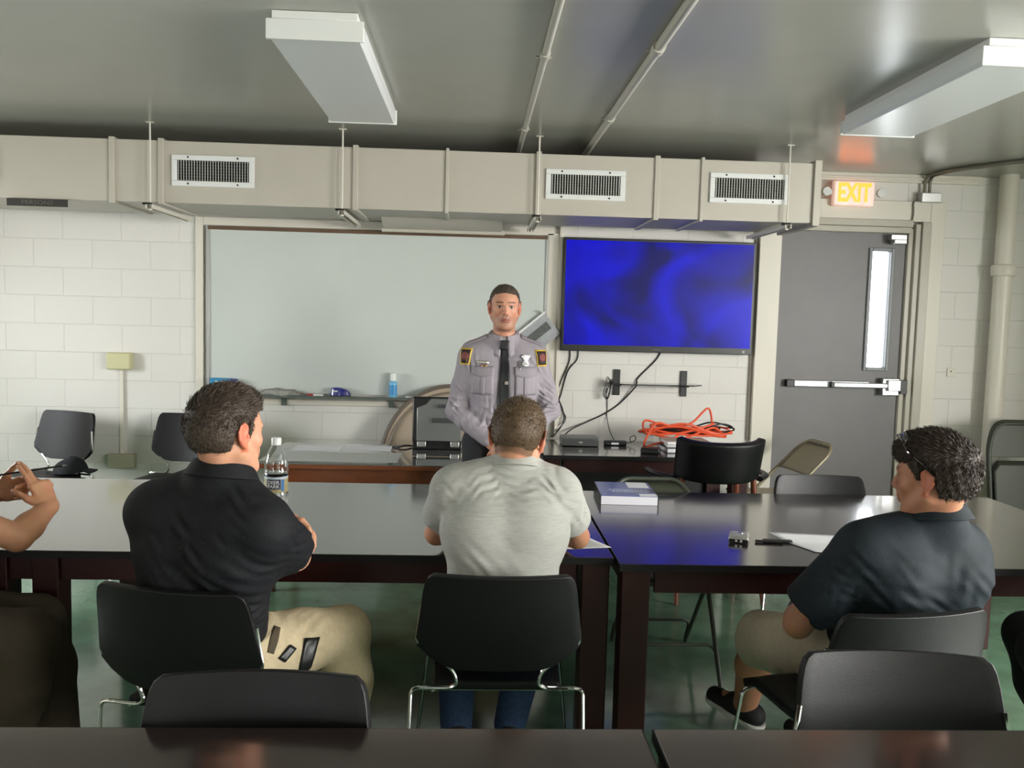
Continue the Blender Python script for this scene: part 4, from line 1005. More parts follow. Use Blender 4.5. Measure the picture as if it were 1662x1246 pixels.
def sweep(q, side=0., up=.1, back=-.5):
    w = np.clip((q[:, 2]-.01)/.09, 0, 1); w = w*w*(3-2*w)
    return np.stack([q[:, 0]*.5+side*w, back*(1-w)+1.0*w, -1.0*(1-w)+w*(up+.9*(q[:, 1] > .04)*(up > .15))], 1)
def face_col(c, M, k, skin, hairc, lip=(168, 98, 88), stub=0, ear=(200, 120, 95), bald=None):
    s0 = np.array(lin(skin)[:3]); hc = np.array(lin(hairc)[:3]); lp = np.array(lin(lip)[:3]); er = np.array(lin(ear)[:3])
    def f(V):
        L_ = (V-np.array(c))@M.T/k; x, y, z = L_[:, 0], L_[:, 1], L_[:, 2]; ax = np.abs(x); C = np.tile(s0, (len(V), 1))
        def mixin(w, col):
            nonlocal C; w = np.clip(w, 0, 1)[:, None]; C = C*(1-w)+col*w
        near = np.linalg.norm(L_, axis=1) < .17
        mixin(near*(ax > .072)*(np.abs(z) < .045)*(y > -.04)*(y < .02)*.75, er)
        red = np.exp(-((ax-.04)**2+(z+.022)**2)/.0006)*.2+np.exp(-(x**2+(z+.028)**2)/.0002)*.12; mixin(near*(y > .04)*red, er)
        if stub: mixin(near*(y > .005)*np.clip((-.035-z)/.02, 0, 1)*(z > -.125)*stub+near*(y > .08)*np.exp(-((z+.045)/.006)**2)*(ax < .03)*stub, hc)
        mixin(near*(y > .076)*np.exp(-((z+.0605)/.0075)**2)*np.clip((.026-ax)/.006, 0, 1), lp)
        mixin(near*(y > .078)*np.exp(-((z+.0605)/.0018)**2)*np.clip((.024-ax)/.004, 0, 1)*.7, lp*.35)
        mixin(near*(y > .05)*np.exp(-((z-.029+.10*(ax-.032)**2*20)/.0042)**2)*np.clip((.052-ax)/.006, 0, 1)*np.clip((ax-.010)/.004, 0, 1)*.85, hc)
        ex = (ax-.031)/.0125; ez = (z-.006)/.0058; e = ex**2+ez**2
        mixin(near*(y > .05)*(e < 1.35)*.55, np.array(lin((96, 58, 44))[:3]))
        mixin(near*(y > .05)*(e < .85), np.array(lin((185, 178, 172))[:3]))
        mixin(near*(y > .05)*(((ax-.031)/.0058)**2+((z-.006)/.0062)**2 < 1), np.array(lin((44, 32, 26))[:3]))
        mixin(near*(y > .05)*np.exp(-((ez-1-.25*0)/.35)**2)*(np.abs(ex) < 1.1)*.7, np.array(lin((50, 32, 26))[:3]))
        mixin(near*(y > .085)*np.exp(-(((ax-.008)/.003)**2+((z+.036)/.003)**2))*.8, np.array(lin((70, 36, 30))[:3]))
        if bald: mixin(near*np.clip(hair_fn(bald)(L_)/.008, 0, 1)*.75, hc)
        return C
    return f

class Person:
    def __init__(s, name_label, J, h=.0045, headk=1.0, girth=1.0):
        s.J = {k: np.array(v, float) for k, v in J.items()}; s.h = h; s.g = girth; s.label = name_label; s.hk = headk
        J = s.J; P = np.array([v for k, v in J.items() if k not in ('face', 'headup', 'front', 'hs')])
        s.lo = P.min(0)-.22; s.hi = P.max(0)+.22; s.lo[2] = max(s.lo[2], -.01)
        s.fr = J['front']/np.linalg.norm(J['front']); s.rt = np.cross(s.fr, [0, 0, 1.]); s.rt /= np.linalg.norm(s.rt)
        s.M = frame(J['face'], J.get('headup', np.array((0, 0, 1.))))
    def torso(s, F, e=0.0, k=.05, belly=1.0):
        J, g, rt = s.J, s.g, s.rt
        pel, mid, ch, nb = J['pelvis'], J['waist'], J['chest'], J['neck']
        up = ch-pel; up /= np.linalg.norm(up); dep = np.cross(rt, up)
        w = .085*g
        for a, b, wa, wb, ra, rb in ((pel, mid, .070, .055, .108, .102*belly), (mid, ch, .055, .075, .102*belly, .112)):
            for q in (-1, 0, 1):
                F.cap(a+rt*q*wa*g, b+rt*q*wb*g, ra*g+e, rb*g+e, k, n=dep, f=1.06)
        top = (J['sl']+J['sr'])/2
        F.cap(ch+rt*.09*g, top+rt*.085*g, .108*g+e, .070*g+e, k); F.cap(ch-rt*.09*g, top-rt*.085*g, .108*g+e, .070*g+e, k)
        F.cap(J['sl'], J['sr'], .058*g+e, .058*g+e, k)
        for q, sh in ((-1, J['sl']), (1, J['sr'])): F.cap(nb-dep*0, sh*.75+nb*.25, .050*g+e, .055*g+e, .05)
    def arm(s, F, q, e=0.0, part='all', k=.02, eu=None):
        J = s.J; sh, el, wr = J['s'+q], J['e'+q], J['w'+q]; g = s.g; eu = e if eu is None else eu
        m = sh*.45+el*.55
        F.cap(sh, m, .056*g+eu, .047*g+eu, .03); F.cap(m, el, .047*g+eu, .040*g+e, .02)
        if part == 'all':
            m2 = el*.65+wr*.35; F.cap(el, m2, .041*g+e, .041*g+e, .02); F.cap(m2, wr, .041*g+e, .028*g+e, .02)
    calf = 0.0
    def leg(s, F, q, e=0.0, k=.03, shin=True, cut=1.0, low=0.0):
        J = s.J; hp, kn, an = J['h'+q], J['k'+q], J['a'+q]; g = s.g
        F.cap(hp, hp*.4+kn*.6, .088*g+e, .070*g+e, .04); F.cap(hp*.4+kn*.6, kn, .070*g+e, .057*g+e, .03)
        if shin:
            m = kn*.62+an*.38; low = low+s.calf; F.cap(kn, m, .056*g+e, .057*g+e+low, .03); F.cap(m, an, .057*g+e+low, .040*g+e+low, .03)
    def body(s, M_, col, hands, legs=True, shins=True):
        F = Field(s.lo, s.hi, s.h); J = s.J
        s.torso(F, -.012, .04)
        for q in 'lr': s.arm(F, q, 0 if q else 0)
        for q in 'lr': s.leg(F, q, -.010)
        for q in 'lr':
            F.cap(J['a'+q], J['t'+q], .036, .030, .02)
        if 'head' in J:
            head(F, J['head'], s.M, s.hk, J['neck']+np.array((0, 0, .0)))
        for q, kw in hands.items():
            s.ends = hand(F, J['w'+q], **kw)
        V, Q = F.mesh(); s.F = F
        s.obj = to_mesh('person', V, Q, M_, None, col, 1)
        tag(s.obj, s.label, 'person')
        return s.obj
    def shirt(s, m, e=.010, sleeve=.62, hem=None, folds=(), name='shirt', longs=False, neckcut=None, cuff=.010, boxes=(), h=None, belly=1.0, droop=None):
        F = Field(s.lo, s.hi, h or s.h); J = s.J
        s.torso(F, e, .05, belly)
        F.cap((J['sl']+J['sr'])/2, J['neck']+np.array((0, 0, .03)), .078*s.g, .066*s.g*s.hk+.004, .03)
        for a, b, ra, rb in boxes: F.cap(a, b, ra, rb, .05)
        if hem is not None: F.plane(*hem)
        if longs:
            for q in 'lr': s.arm(F, q, e, eu=e+.004)
        else:
            for q in 'lr':
                sh, el = J['s'+q], J['e'+q]; en = sh+(el-sh)*sleeve; g = s.g
                d = (el-sh)/np.linalg.norm(el-sh)
                F.cap(sh, en, .060*g+e, .053*g+e+cuff, .035)
                # square the sleeve end
                r = .10; lo = np.minimum(en-d*.0, en+d*.09)-r*.7; hi = np.maximum(en, en+d*.09)+r*.7
                sl, gg = F.sub(lo, hi)
                if F.D[sl].size:
                    x, y, z = [gg[i]-en[i] for i in range(3)]; t = x*d[0]+y*d[1]+z*d[2]; rad = np.sqrt(np.maximum(x*x+y*y+z*z-t*t, 0))
                    cutd = np.where(rad < .085*g+e, t, -1).astype(np.float32); F.D[sl] = np.maximum(F.D[sl], cutd)
        F.waves(folds)
        if neckcut is None:
            up = s.M[2]*0+np.array((0, 0, 1.)); nb = J['neck']; c = nb+np.array((0, 0, .046))-s.fr*.0; F.plane(c, up+s.fr*.35, c-.10, c+.12)
            F.D = F.D
        V, Q = F.mesh()
        return to_mesh(name, V, Q, m, s.obj, None, 2)
    def trousers(s, m, e=.012, waist=None, low=.012, shorts=None, name='trousers', folds=(), extra=()):
        F = Field(s.lo, s.hi, s.h); J = s.J; g = s.g; rt = s.rt
        F.cap(J['pelvis']-rt*.07*g, J['pelvis']+rt*.07*g, .118*g+e*.3, .118*g+e*.3, .04)
        F.cap((J['pelvis']*.6+J['hl']*.4), J['hl'], .10*g, .095*g, .05); F.cap((J['pelvis']*.6+J['hr']*.4), J['hr'], .10*g, .095*g, .05)
        wz = J['pelvis']*.55+J['waist']*.45
        F.cap(J['pelvis']-rt*.05*g, wz-rt*.05*g, .112*g, .108*g, .04); F.cap(J['pelvis']+rt*.05*g, wz+rt*.05*g, .112*g, .108*g, .04)
        for q in 'lr':
            s.leg(F, q, e, shin=shorts is None, low=low)
            if shorts is not None:
                d = (J['k'+q]-J['h'+q]); d /= np.linalg.norm(d); en = J['k'+q]+d*.01; p0 = J['h'+q]*.4+J['k'+q]*.6
                F.cap(p0, en, .074*g+e+shorts, .072*g+e+shorts, .03)
                sl, gg = F.sub(en-.14, en+.14); t = (gg[0]-en[0])*d[0]+(gg[1]-en[1])*d[1]+(gg[2]-en[2])*d[2]
                F.D[sl] = np.maximum(F.D[sl], t.astype(np.float32))
            else:
                an = J['a'+q]; F.plane(an+np.array((0, 0, -.035)), (0, 0, -1), an-.13, an+.13)
        for a, b, ra, rb in extra: F.cap(a, b, ra, rb, .04)
        F.plane(wz+np.array((0, 0, .02)), (wz-J['pelvis']))
        F.waves(folds)
        V, Q = F.mesh(); return to_mesh(name, V, Q, m, s.obj, None, 2)
    def shoe(s, q, m, ms=None, name='shoe'):
        J = s.J; an, to = J['a'+q], J['t'+q]; d = to-an; d[2] = 0; d /= np.linalg.norm(d)+1e-9; h = .004
        up = np.array((0, 0, 1.)); heel = an-d*.045; heel[2] = an[2]-.035; toe = to.copy()
        F = Field(np.minimum(heel, toe)-.10, np.maximum(heel, toe)+.12, h)
        F.cap(heel+up*.01, heel*.5+toe*.5+up*.008, .040, .038, .02); F.cap(heel*.5+toe*.5+up*.006, toe+up*.0, .038, .036, .02)
        F.cap(heel+up*.02+d*.03, heel*.6+toe*.4+up*.035, .040, .034, .03)
        up2 = np.cross(np.cross(toe-heel, up), toe-heel); up2 /= np.linalg.norm(up2)
        F.plane(heel-up2*.028, -up2)
        V, Q = F.mesh(); o = to_mesh(name, V, Q, m, s.obj, None, 2)
        if ms:
            F = Field(np.minimum(heel, toe)-.10, np.maximum(heel, toe)+.12, h)
            F.cap(heel-up2*.012, heel*.5+toe*.5-up2*.012, .044, .042, .02); F.cap(heel*.5+toe*.5-up2*.012, toe-up2*.012, .042, .039, .02)
            F.plane(heel-up2*.036, -up2); F.plane(heel-up2*.012, up2)
            V, Q = F.mesh(); to_mesh('sole', V, Q, ms, o, None, 1)
        return o

def collar(parent, c, rt, fr, up, r, m, h=.035, fold=.032, gap=.25, name='collar', tilt=.35, thick=.003, point=0.0):
    """turned-down shirt collar: a standing band folded outwards, open at the front"""
    c, rt, fr, up = [np.array(v, float) for v in (c, rt, fr, up)]; mm = MB()
    def fn(u, v):
        a = math.pi/2+gap+u*(2*math.pi-2*gap); x = math.cos(a)*r; y = math.sin(a)*r*.98
        pt = point*math.exp(-((min(u, 1-u))/.10)**2)
        if v < .45: q = v/.45; rr = 1-.05*q; z = h*q
        else: q = (v-.45)/.55; rr = .95+.03*math.sin(q*3.1)+.27*q+pt*q*.6; z = h-.006*math.sin(q*3)-(fold+pt*.05)*q*1.0
        z -= tilt*r*max(0, math.sin(a))*1.0
        return tuple(c+rt*x*rr+fr*y*rr+up*z)
    mm.grid(fn, 44, 15); return mm.build(name, m, parent, smooth=True, solid=thick)

from mathutils.bvhtree import BVHTree
def bvh_of(o):
    me = o.data; n = len(me.vertices); co = np.empty(n*3, np.float32); me.vertices.foreach_get('co', co)
    return BVHTree.FromPolygons([Vector(v) for v in co.reshape(-1, 3)], [tuple(p.vertices) for p in me.polygons])
def drape(name, tree, shape, org, ux, uz, dirn, m, parent, off=.0015, solid=.002, nu=10, nv=10, smooth=True):
    """a thin piece of cloth or badge laid on a surface; shape(u, v) gives its outline in the plane org + ux, uz"""
    ux, uz, dirn = Vector(ux).normalized(), Vector(uz).normalized(), Vector(dirn).normalized(); org = Vector(org); mm = MB()
    last = [None]
    def fn(u, v):
        a, b = shape(u, v); p = org+ux*a+uz*b; h_ = tree.ray_cast(p-dirn*.4, dirn)
        if h_[0] is None: q = last[0] if last[0] is not None else p; q = p+dirn*((q-p).dot(dirn))
        else: q = h_[0]
        last[0] = q
        return tuple(q-dirn*off)
    mm.grid(fn, nu, nv); return mm.build(name, m, parent, smooth=smooth, solid=solid, off=0)
rect = lambda w, h: (lambda u, v: ((u-.5)*w, (v-.5)*h))
# ------------------------------------------------------------------ the people
V3 = lambda *a: np.array(a, float)
rng = np.random.RandomState(4)
def folds(cs, n, wl=(.03, .05), sp=(.05, .09), am=(.0012, .0035), jit=.05, dirn=None, seed=0):
    r = np.random.RandomState(seed); out = []
    for c in cs:
        for _ in range(n):
            d = r.randn(3) if dirn is None else np.array(dirn)+r.randn(3)*.35
            out.append((np.array(c)+r.randn(3)*jit, d, r.uniform(*wl), r.uniform(*sp), r.uniform(*am)))
    return out

# --- man in grey heather shirt (centre, back to us)
J = dict(pelvis=(.12, 2.765, .565), waist=(.115, 2.755, .73), chest=(.12, 2.765, .90), neck=(.145, 2.83, 1.085), head=(.158, 2.845, 1.192),
         face=V3(.20, .92, -.30), headup=V3(.15, .3, .93), front=V3(0, 1, 0), sl=(-.055, 2.815, 1.02), sr=(.30, 2.815, 1.015),
         el=(-.115, 3.03, .815), er=(.395, 3.02, .812), wl=(.03, 3.215, .785), wr=(.25, 3.21, .785),
         hl=(.02, 2.80, .56), hr=(.22, 2.80, .56), kl=(-.04, 3.22, .54), kr=(.28, 3.22, .54), al=(-.03, 3.06, .09), ar=(.17, 3.06, .09), tl=(-.05, 3.2, .045), tr=(.18, 3.2, .045))
pb = Person('person in a light grey heather shirt and jeans, back to us, leaning on the table', J, .0045, 1.1)
cb = face_col(J['head'], pb.M, 1.1, (196, 142, 112), (80, 62, 44), bald='fade')
pb.body(M_SKIN, cb, {'l': dict(d=(.9, .25, -.05), n=(0, 0, -1), side=-1, curl=(.25, .3, .3, .35)), 'r': dict(d=(-.75, .6, -.05), n=(0, 0, -1), side=1, curl=(.5, .6, .7, .7), thumb=(.6, .8))})
M_HEATH = cloth('heather_grey', (172, 172, 166), .3, 160, (1, 1, 5)); b = M_HEATH.node_tree
for n in b.nodes:
    if n.type == 'TEX_NOISE' and n.inputs['Scale'].default_value == 60: n.inputs['Scale'].default_value = 22; n.inputs['Roughness'].default_value = .75
    if n.type == 'MAPPING': n.inputs['Scale'].default_value = (1, 1, 14)
    if n.type == 'MAP_RANGE': n.inputs[3].default_value = .80; n.inputs[4].default_value = 1.08
fb = folds([(-.08, 2.70, 1.04), (.30, 2.70, 1.03)], 3, (.035, .05), (.05, .07), (.002, .004), .03, (.4, 0, 1), 1) + folds([(.36, 2.90, .96), (-.09, 2.9, .96)], 3, (.03, .045), (.05, .07), (.002, .004), .03, (.3, .6, .6), 2) \
    + folds([(.12, 2.65, .80), (.02, 2.66, .7), (.25, 2.66, .74)], 3, (.05, .08), (.08, .12), (.001, .003), .05, (.2, 0, 1), 3) + [((.13, 2.73, 1.06), (0, .3, 1), .03, .09, .003), ((.25, 2.72, 1.05), (.6, 0, 1), .028, .05, .004), ((.05, 2.72, 1.05), (-.6, 0, 1), .028, .05, .003)]
sb = pb.shirt(M_HEATH, .012, .60, (V3(.12, 2.8, .50), (0, 0, -1)), fb)
collar(sb, V3(.147, 2.825, 1.098), pb.rt, V3(0, .93, -.36), V3(.03, .36, .93), .079, M_HEATH, .036, .044, tilt=0)
M_JEAN = cloth('denim', (52, 72, 104), .25, 260, noise=.25, nscale=70)
tb = pb.trousers(M_JEAN, .008, folds=folds([(.12, 2.68, .5)], 3, seed=5))
MB().box(.105, .130, 2.645, 2.655, .475, .525).build('belt_loop', M_JEAN, tb, bevel=.002)
hair(pb.obj, J['head'], pb.M, 1.1, 'fade', (86, 68, 48), .0065, 21, 9000, (.003, .010), lift=.45, wild=.3)
for q in 'lr': pb.shoe(q, mat('shoe_dark', (28, 26, 26), .6), mat('sole_dark', (50, 48, 46), .7))

# --- man in black polo on the left
J = dict(pelvis=(-.80, 2.57, .57), waist=(-.785, 2.52, .73), chest=(-.755, 2.475, .91), neck=(-.715, 2.46, 1.115), head=(-.695, 2.445, 1.245),
         face=V3(.60, .80, -.02), headup=V3(.02, .10, .99), front=V3(.33, .94, 0), sl=(-.92, 2.50, 1.005), sr=(-.575, 2.39, .985),
         el=(-.99, 2.76, .84), er=(-.535, 2.61, .845), wl=(-.605, 2.765, .93), wr=(-.76, 2.80, .83),
         hl=(-.89, 2.60, .56), hr=(-.70, 2.54, .56), kl=(-.80, 3.00, .53), kr=(-.41, 2.81, .53), al=(-.86, 2.72, .10), ar=(-.415, 2.80, .09), tl=(-.82, 2.86, .045), tr=(-.33, 2.92, .045))
pa = Person('person in a black polo and khaki trousers, turned towards the officer, beside the water bottle', J, .0045, 1.06, 1.08)
ca = face_col(J['head'], pa.M, 1.06, (204, 150, 122), (70, 56, 44), ear=(205, 105, 80))
pa.body(M_SKIN, ca, {'l': dict(d=(.88, -.42, -.22), n=(-.35, -.55, -.75), side=-1, curl=(.35, .4, .45, .5), size=1.05, spread=.09), 'r': dict(d=(-.8, .3, -.2), n=(0, -.2, -1), side=1)})
M_BLK = cloth('black_polo', (17, 18, 22), .25, 300, rough=.72, noise=.12, nscale=300)
fa = folds([(-.52, 2.46, .96), (-.55, 2.52, .9)], 4, (.03, .045), (.05, .07), (.003, .006), .03, (.1, .5, 1), 7) + folds([(-.75, 2.36, .95), (-.65, 2.36, .85), (-.85, 2.38, .8)], 3, (.05, .08), (.08, .11), (.002, .004), .05, (.5, 0, 1), 8) \
    + folds([(-.62, 2.42, .70), (-.60, 2.48, .62)], 4, (.035, .05), (.05, .08), (.003, .006), .03, (.2, 0, 1), 9) + [((-.62, 2.36, 1.06), (.5, 0, 1), .04, .07, .004)]
sa = pa.shirt(M_BLK, .014, .74, (V3(-.8, 2.5, .555), (.1, 0, -1)), fa, cuff=.012, boxes=[((-.80, 2.50, .76), (-.79, 2.53, .58), .15, .165)])
collar(sa, V3(-.712, 2.450, 1.128), pa.rt, V3(.33, .92, -.2), V3(.06, .2, .97), .086, M_BLK, .038, .044, tilt=0)
M_KHAKI = cloth('khaki', (186, 170, 140), .22, 220)
fk = folds([(-.60, 2.58, .58), (-.52, 2.62, .56)], 4, (.03, .05), (.05, .08), (.003, .006), .03, (.8, .2, .4), 10) + folds([(-.42, 2.78, .58)], 2, (.02, .03), (.06, .08), (.001, .002), .02, (.8, .4, 0), 12)
ta = pa.trousers(M_KHAKI, .022, low=.012, folds=fk, extra=[((-.70, 2.50, .52), (-.56, 2.64, .54), .105, .095)])
ba = bvh_of(ta)
# pocket slot with painted shade, tool clip and phone pouch on the near thigh
drape('pocket_slot_shade', ba, lambda u, v: ((u-.5)*.026*(1-.5*abs(v-.5)), (v-.5)*.085), (-0.539, 2.35, 0.68), (.95, 0, -.3), (.25, 0, 1), (-0.209, 0.911, -0.357), mat('pocket_shade', (70, 60, 44), .9), ta, nu=5, nv=8)
drape('pouch', ba, lambda u, v: ((u-.5)*(.045-.012*(1-v)), (v-.5)*.12+.012*(u-.5)*(1-v)*4), (-0.444, 2.35, 0.634), (1, 0, .1), (.22, 0, 1), (-0.172, 0.911, -0.374), M_BLACKP, ta, .004, .008, 6, 8)
drape('tool_clip', ba, rect(.022, .055), (-0.501, 2.35, 0.641), (.75, 0, -.5), (.6, 0, .75), (-0.194, 0.908, -0.371), M_BLACKP, ta, .005, .008, 5, 6)
hair(pa.obj, J['head'], pa.M, 1.06, 'crop', (66, 54, 44), .009, 22, 11000, (.004, .022), lift=.35, wild=.30, top=1.3,
     swept=lambda q: sweep(q, .25, .3))
for q in 'lr': pa.shoe(q, MATS['shoe_dark'], MATS['sole_dark'])

# --- young man in navy shirt with sunglasses on his head
J = dict(pelvis=(1.29, 2.55, .57), waist=(1.305, 2.50, .72), chest=(1.33, 2.45, .87), neck=(1.385, 2.42, 1.02), head=(1.355, 2.40, 1.160),
         face=V3(-.68, .73, -.06), headup=V3(-.02, .05, .99), front=V3(-.28, .96, 0), sl=(1.155, 2.405, .945), sr=(1.505, 2.495, .925),
         el=(1.015, 2.50, .685), er=(1.55, 2.74, .78), wl=(1.10, 2.70, .665), wr=(1.34, 2.86, .70),
         hl=(1.20, 2.55, .56), hr=(1.39, 2.60, .56), kl=(1.045, 2.92, .475), kr=(1.30, 3.02, .52), al=(1.085, 3.14, .125), ar=(1.33, 2.98, .09), tl=(1.00, 3.25, .115), tr=(1.27, 3.12, .045))
pc = Person('person in a dark navy shirt and beige shorts, sunglasses in the hair, facing left', J, .0045, 1.04, 1.0)
pc.calf = .014
cc = face_col(J['head'], pc.M, 1.04, (186, 132, 104), (44, 34, 28), ear=(190, 110, 88))
pc.body(M_SKIN, cc, {'l': dict(d=(.62, .70, -.12), n=(0, -.1, -1), side=-1, curl=(.3, .35, .4, .4)), 'r': dict(d=(-.6, .3, -.25), n=(-.2, -.2, -1), side=1)})
M_NAVY = cloth('navy_shirt', (24, 32, 38), .2, 300, rough=.75, noise=.1, nscale=300)
fc = folds([(1.20, 2.32, .86), (1.45, 2.34, .80), (1.33, 2.31, .72)], 3, (.05, .08), (.08, .11), (.002, .004), .05, (.5, 0, .8), 14) + folds([(1.13, 2.37, .86)], 2, (.04, .05), (.06, .07), (.002, .003), .03, (-.5, 0, .6), 15)
sc_ = pc.shirt(M_NAVY, .014, .78, (V3(1.3, 2.5, .52), (0, 0, -1)), fc, cuff=.022, boxes=[((1.46, 2.46, .86), (1.42, 2.52, .64), .115, .12)])
collar(sc_, V3(1.382, 2.412, 1.043), pc.rt, V3(-.30, .93, -.2), V3(-.05, .18, .97), .080, M_NAVY, .038, .042, tilt=0)
pc.trousers(cloth('shorts_beige', (178, 166, 148), .22, 220), .014, shorts=.016, name='shorts', folds=folds([(1.1, 2.8, .52), (1.14, 2.72, .46)], 4, (.04, .06), (.05, .07), (.002, .005), .03, (.8, -.3, 0), 16))
hair(pc.obj, J['head'], pc.M, 1.04, 'long', (52, 39, 30), .013, 23, 15000, (.008, .020), lift=.25, wild=.36, top=1.25)
M_SHOE = mat('black_shoe', (14, 13, 13), .75)
for q in 'lr': pc.shoe(q, M_SHOE, mat('white_sole', (196, 194, 188), .6))
# watch strap
wv = J['wl']; a = V3(*J['el']); w_ = V3(*wv); d = (w_-a)/np.linalg.norm(w_-a); c0 = a+(w_-a)*.86
u1 = np.cross(d, (0, 0, 1.)); u1 /= np.linalg.norm(u1); u2 = np.cross(d, u1)
MB().tube([tuple(c0+(u1*math.cos(t_)+u2*math.sin(t_))*.0315) for t_ in np.linspace(0, 2*np.pi, 25)[:-1]], .006, 8, True, flat=1.6).build('watch_strap', M_BLACKP, pc.obj, smooth=True)
# sunglasses resting on the hair
H = V3(*J['head']); Mh = pc.M
t = thing('sunglasses', 'dark sunglasses pushed up on the hair of the young man in navy', 'sunglasses', (0, 0, 0))
Wp = lambda *p: tuple(H+np.array(p)@Mh*1.04)
for s in (-1, 1):
    m = MB(); m.grid(lambda u, v: Wp(s*(.006+.056*u), .087-.028*u*u-.020*v, .112+.018*v-.020*u*u+.010*math.sin(math.pi*v)), 10, 7)
    m.build('lens', mat('lens_dark', (14, 14, 18), .05, spec=1, coat=1), t, solid=.0018, smooth=True)
    m = MB(); m.tube(spl([Wp(s*.064, .060, .100), Wp(s*.083, .040, .078), Wp(s*.0915, .0, .050), Wp(s*.091, -.03, .020)], 8), .0026, 6, flat=1.6)
    m.build('temple_arm', mat('frame_gloss', (12, 12, 14), .1, coat=1), t, smooth=True)
MB().tube(spl([Wp(-.064, .060, .103), Wp(-.03, .088, .118), Wp(0, .094, .121), Wp(.03, .088, .118), Wp(.064, .060, .103)], 8), .003, 6).build('top_bar', MATS['frame_gloss'], t, smooth=True)

# --- the officer, facing us
J = dict(pelvis=(.155, 4.60, .93), waist=(.16, 4.60, 1.08), chest=(.165, 4.60, 1.25), neck=(.168, 4.615, 1.475), head=(.166, 4.585, 1.648),
         face=V3(.03, -1, -.03), headup=V3(.01, 0, 1), front=V3(0, -1, 0), sr=(-.005, 4.61, 1.375), sl=(.335, 4.61, 1.38),
         er=(-.085, 4.59, 1.085), el=(.43, 4.60, 1.10), wr=(.085, 4.45, .955), wl=(.215, 4.43, .935),
         hr=(.065, 4.60, .90), hl=(.25, 4.59, .90), kr=(-.02, 4.46, .52), kl=(.475, 4.42, .53), ar=(-.04, 4.52, .095), al=(.60, 4.42, .095), tr=(-.06, 4.38, .045), tl=(.66, 4.29, .045))
po = Person('person in a grey uniform shirt, black tie and badge, facing us before the whiteboard', J, .0036, 1.03, .98)
co = face_col(J['head'], po.M, 1.03, (205, 150, 124), (58, 46, 40), stub=.28, bald='buzz')
po.body(M_SKIN, co, {'r': dict(d=(.75, -.1, -.55), n=(.1, .75, -.5), side=1, curl=(.5, .55, .6, .6)), 'l': dict(d=(-.75, -.15, -.5), n=(-.1, .75, -.5), side=-1, curl=(.5, .55, .6, .6))})
M_UNI = cloth('uniform_grey', (150, 143, 150), .12, 260, rough=.7, noise=.05)
fo = folds([(-.08, 4.54, 1.12), (-.07, 4.53, 1.18), (.43, 4.54, 1.14), (.42, 4.54, 1.2)], 3, (.03, .045), (.04, .06), (.004, .007), .025, (.4, 0, 1), 31) \
    + folds([(.02, 4.52, 1.04), (.0, 4.5, 1.0)], 3, (.03, .04), (.04, .05), (.002, .004), .02, (.8, 0, .8), 32) + folds([(-.02, 4.52, 1.33), (.35, 4.52, 1.33)], 3, (.035, .05), (.05, .07), (.003, .005), .03, (1, 0, .5), 33) \
    + folds([(.08, 4.49, 1.10), (.25, 4.49, 1.10), (.16, 4.49, 1.03)], 3, (.035, .06), (.05, .07), (.002, .004), .03, (1, 0, -.2), 34)
so = po.shirt(M_UNI, .013, longs=True, hem=(V3(.16, 4.6, .985), (0, .0, -1)), folds=fo, neckcut=None)
# re-open the sleeves at the cuffs is not needed: the hands leave the sleeve ends
to_ = po.trousers(cloth('charcoal_trousers', (44, 44, 47), .15, 200), .014, low=.02)
for q in 'lr': po.shoe(q, mat('black_leather', (12, 12, 12), .2, coat=.5), MATS['sole_dark'])
bo = bvh_of(so)
M_UNI2 = mat('uniform_placket', (140, 133, 140), .7)
CL = collar(so, V3(.168, 4.597, 1.486), V3(1, 0, 0), V3(0, -.94, -.34), V3(0, -.30, .95), .068, M_UNI, .034, .052, gap=.20, tilt=0, point=.9)
hair(po.obj, J['head'], po.M, 1.03, 'buzz', (80, 69, 59), .003, 26, 7000, (.002, .004), lift=.5, wild=.3)
dn = (0, 1, 0)
M_TIE = mat('black_tie', (15, 16, 20), .5, bump=.1, bscale=400, stretch=(1, 1, .2))
tie = drape('tie', bo, lambda u, v: ((u-.5)*(.034+.034*min(1, (1-v)*1.6)), -v*-.0+(v-1)*.42), (.172, 4.2, 1.452), (1, 0, 0), (0, 0, 1), dn, M_TIE, so, .006, .005, 6, 24)
MB().prism([(-.024, .018), (.024, .018), (.015, -.032), (-.015, -.032)], -.012, .006, 'Y').xf(Matrix.Translation((.170, 4.508, 1.458))).build('tie_knot', M_TIE, tie, bevel=.005)
MB().box(.172, .19, 4.455, 4.463, 1.245, 1.262).xf(Matrix.Translation((0, .0, 0))).build('tie_pin', M_CHROME, tie)
for sx, x in ((-1, .055), (1, .285)):
    pk = drape('breast_pocket', bo, lambda u, v: ((u-.5)*.115, (v-.5)*.135), (x, 4.2, 1.255), (1, 0, 0), (0, 0, 1), dn, M_UNI, so, .002, .003, 10, 10)
    drape('pocket_flap', bo, lambda u, v: ((u-.5)*.120, (v-1)*(.045+.012*math.sin(math.pi*u))), (x, 4.2, 1.338), (1, 0, 0), (0, 0, 1), dn, M_UNI2, pk, .005, .003, 12, 5)
    drape('pocket_pleat', bo, rect(.022, .115), (x, 4.2, 1.242), (1, 0, 0), (0, 0, 1), dn, M_UNI2, pk, .005, .002, 4, 8)
np_ = drape('name_plate', bo, rect(.062, .015), (.055, 4.2, 1.358), (1, 0, 0), (0, 0, 1), dn, mat('plate_silver', (205, 200, 190), .25, metal=.7), so, .006, .003, 5, 3)
drape('plate_bar', bo, rect(.030, .010), (.062, 4.2, 1.341), (1, 0, 0), (0, 0, 1), dn, mat('bar_brass', (176, 140, 90), .3, metal=.7), np_, .007, .002, 4, 3)
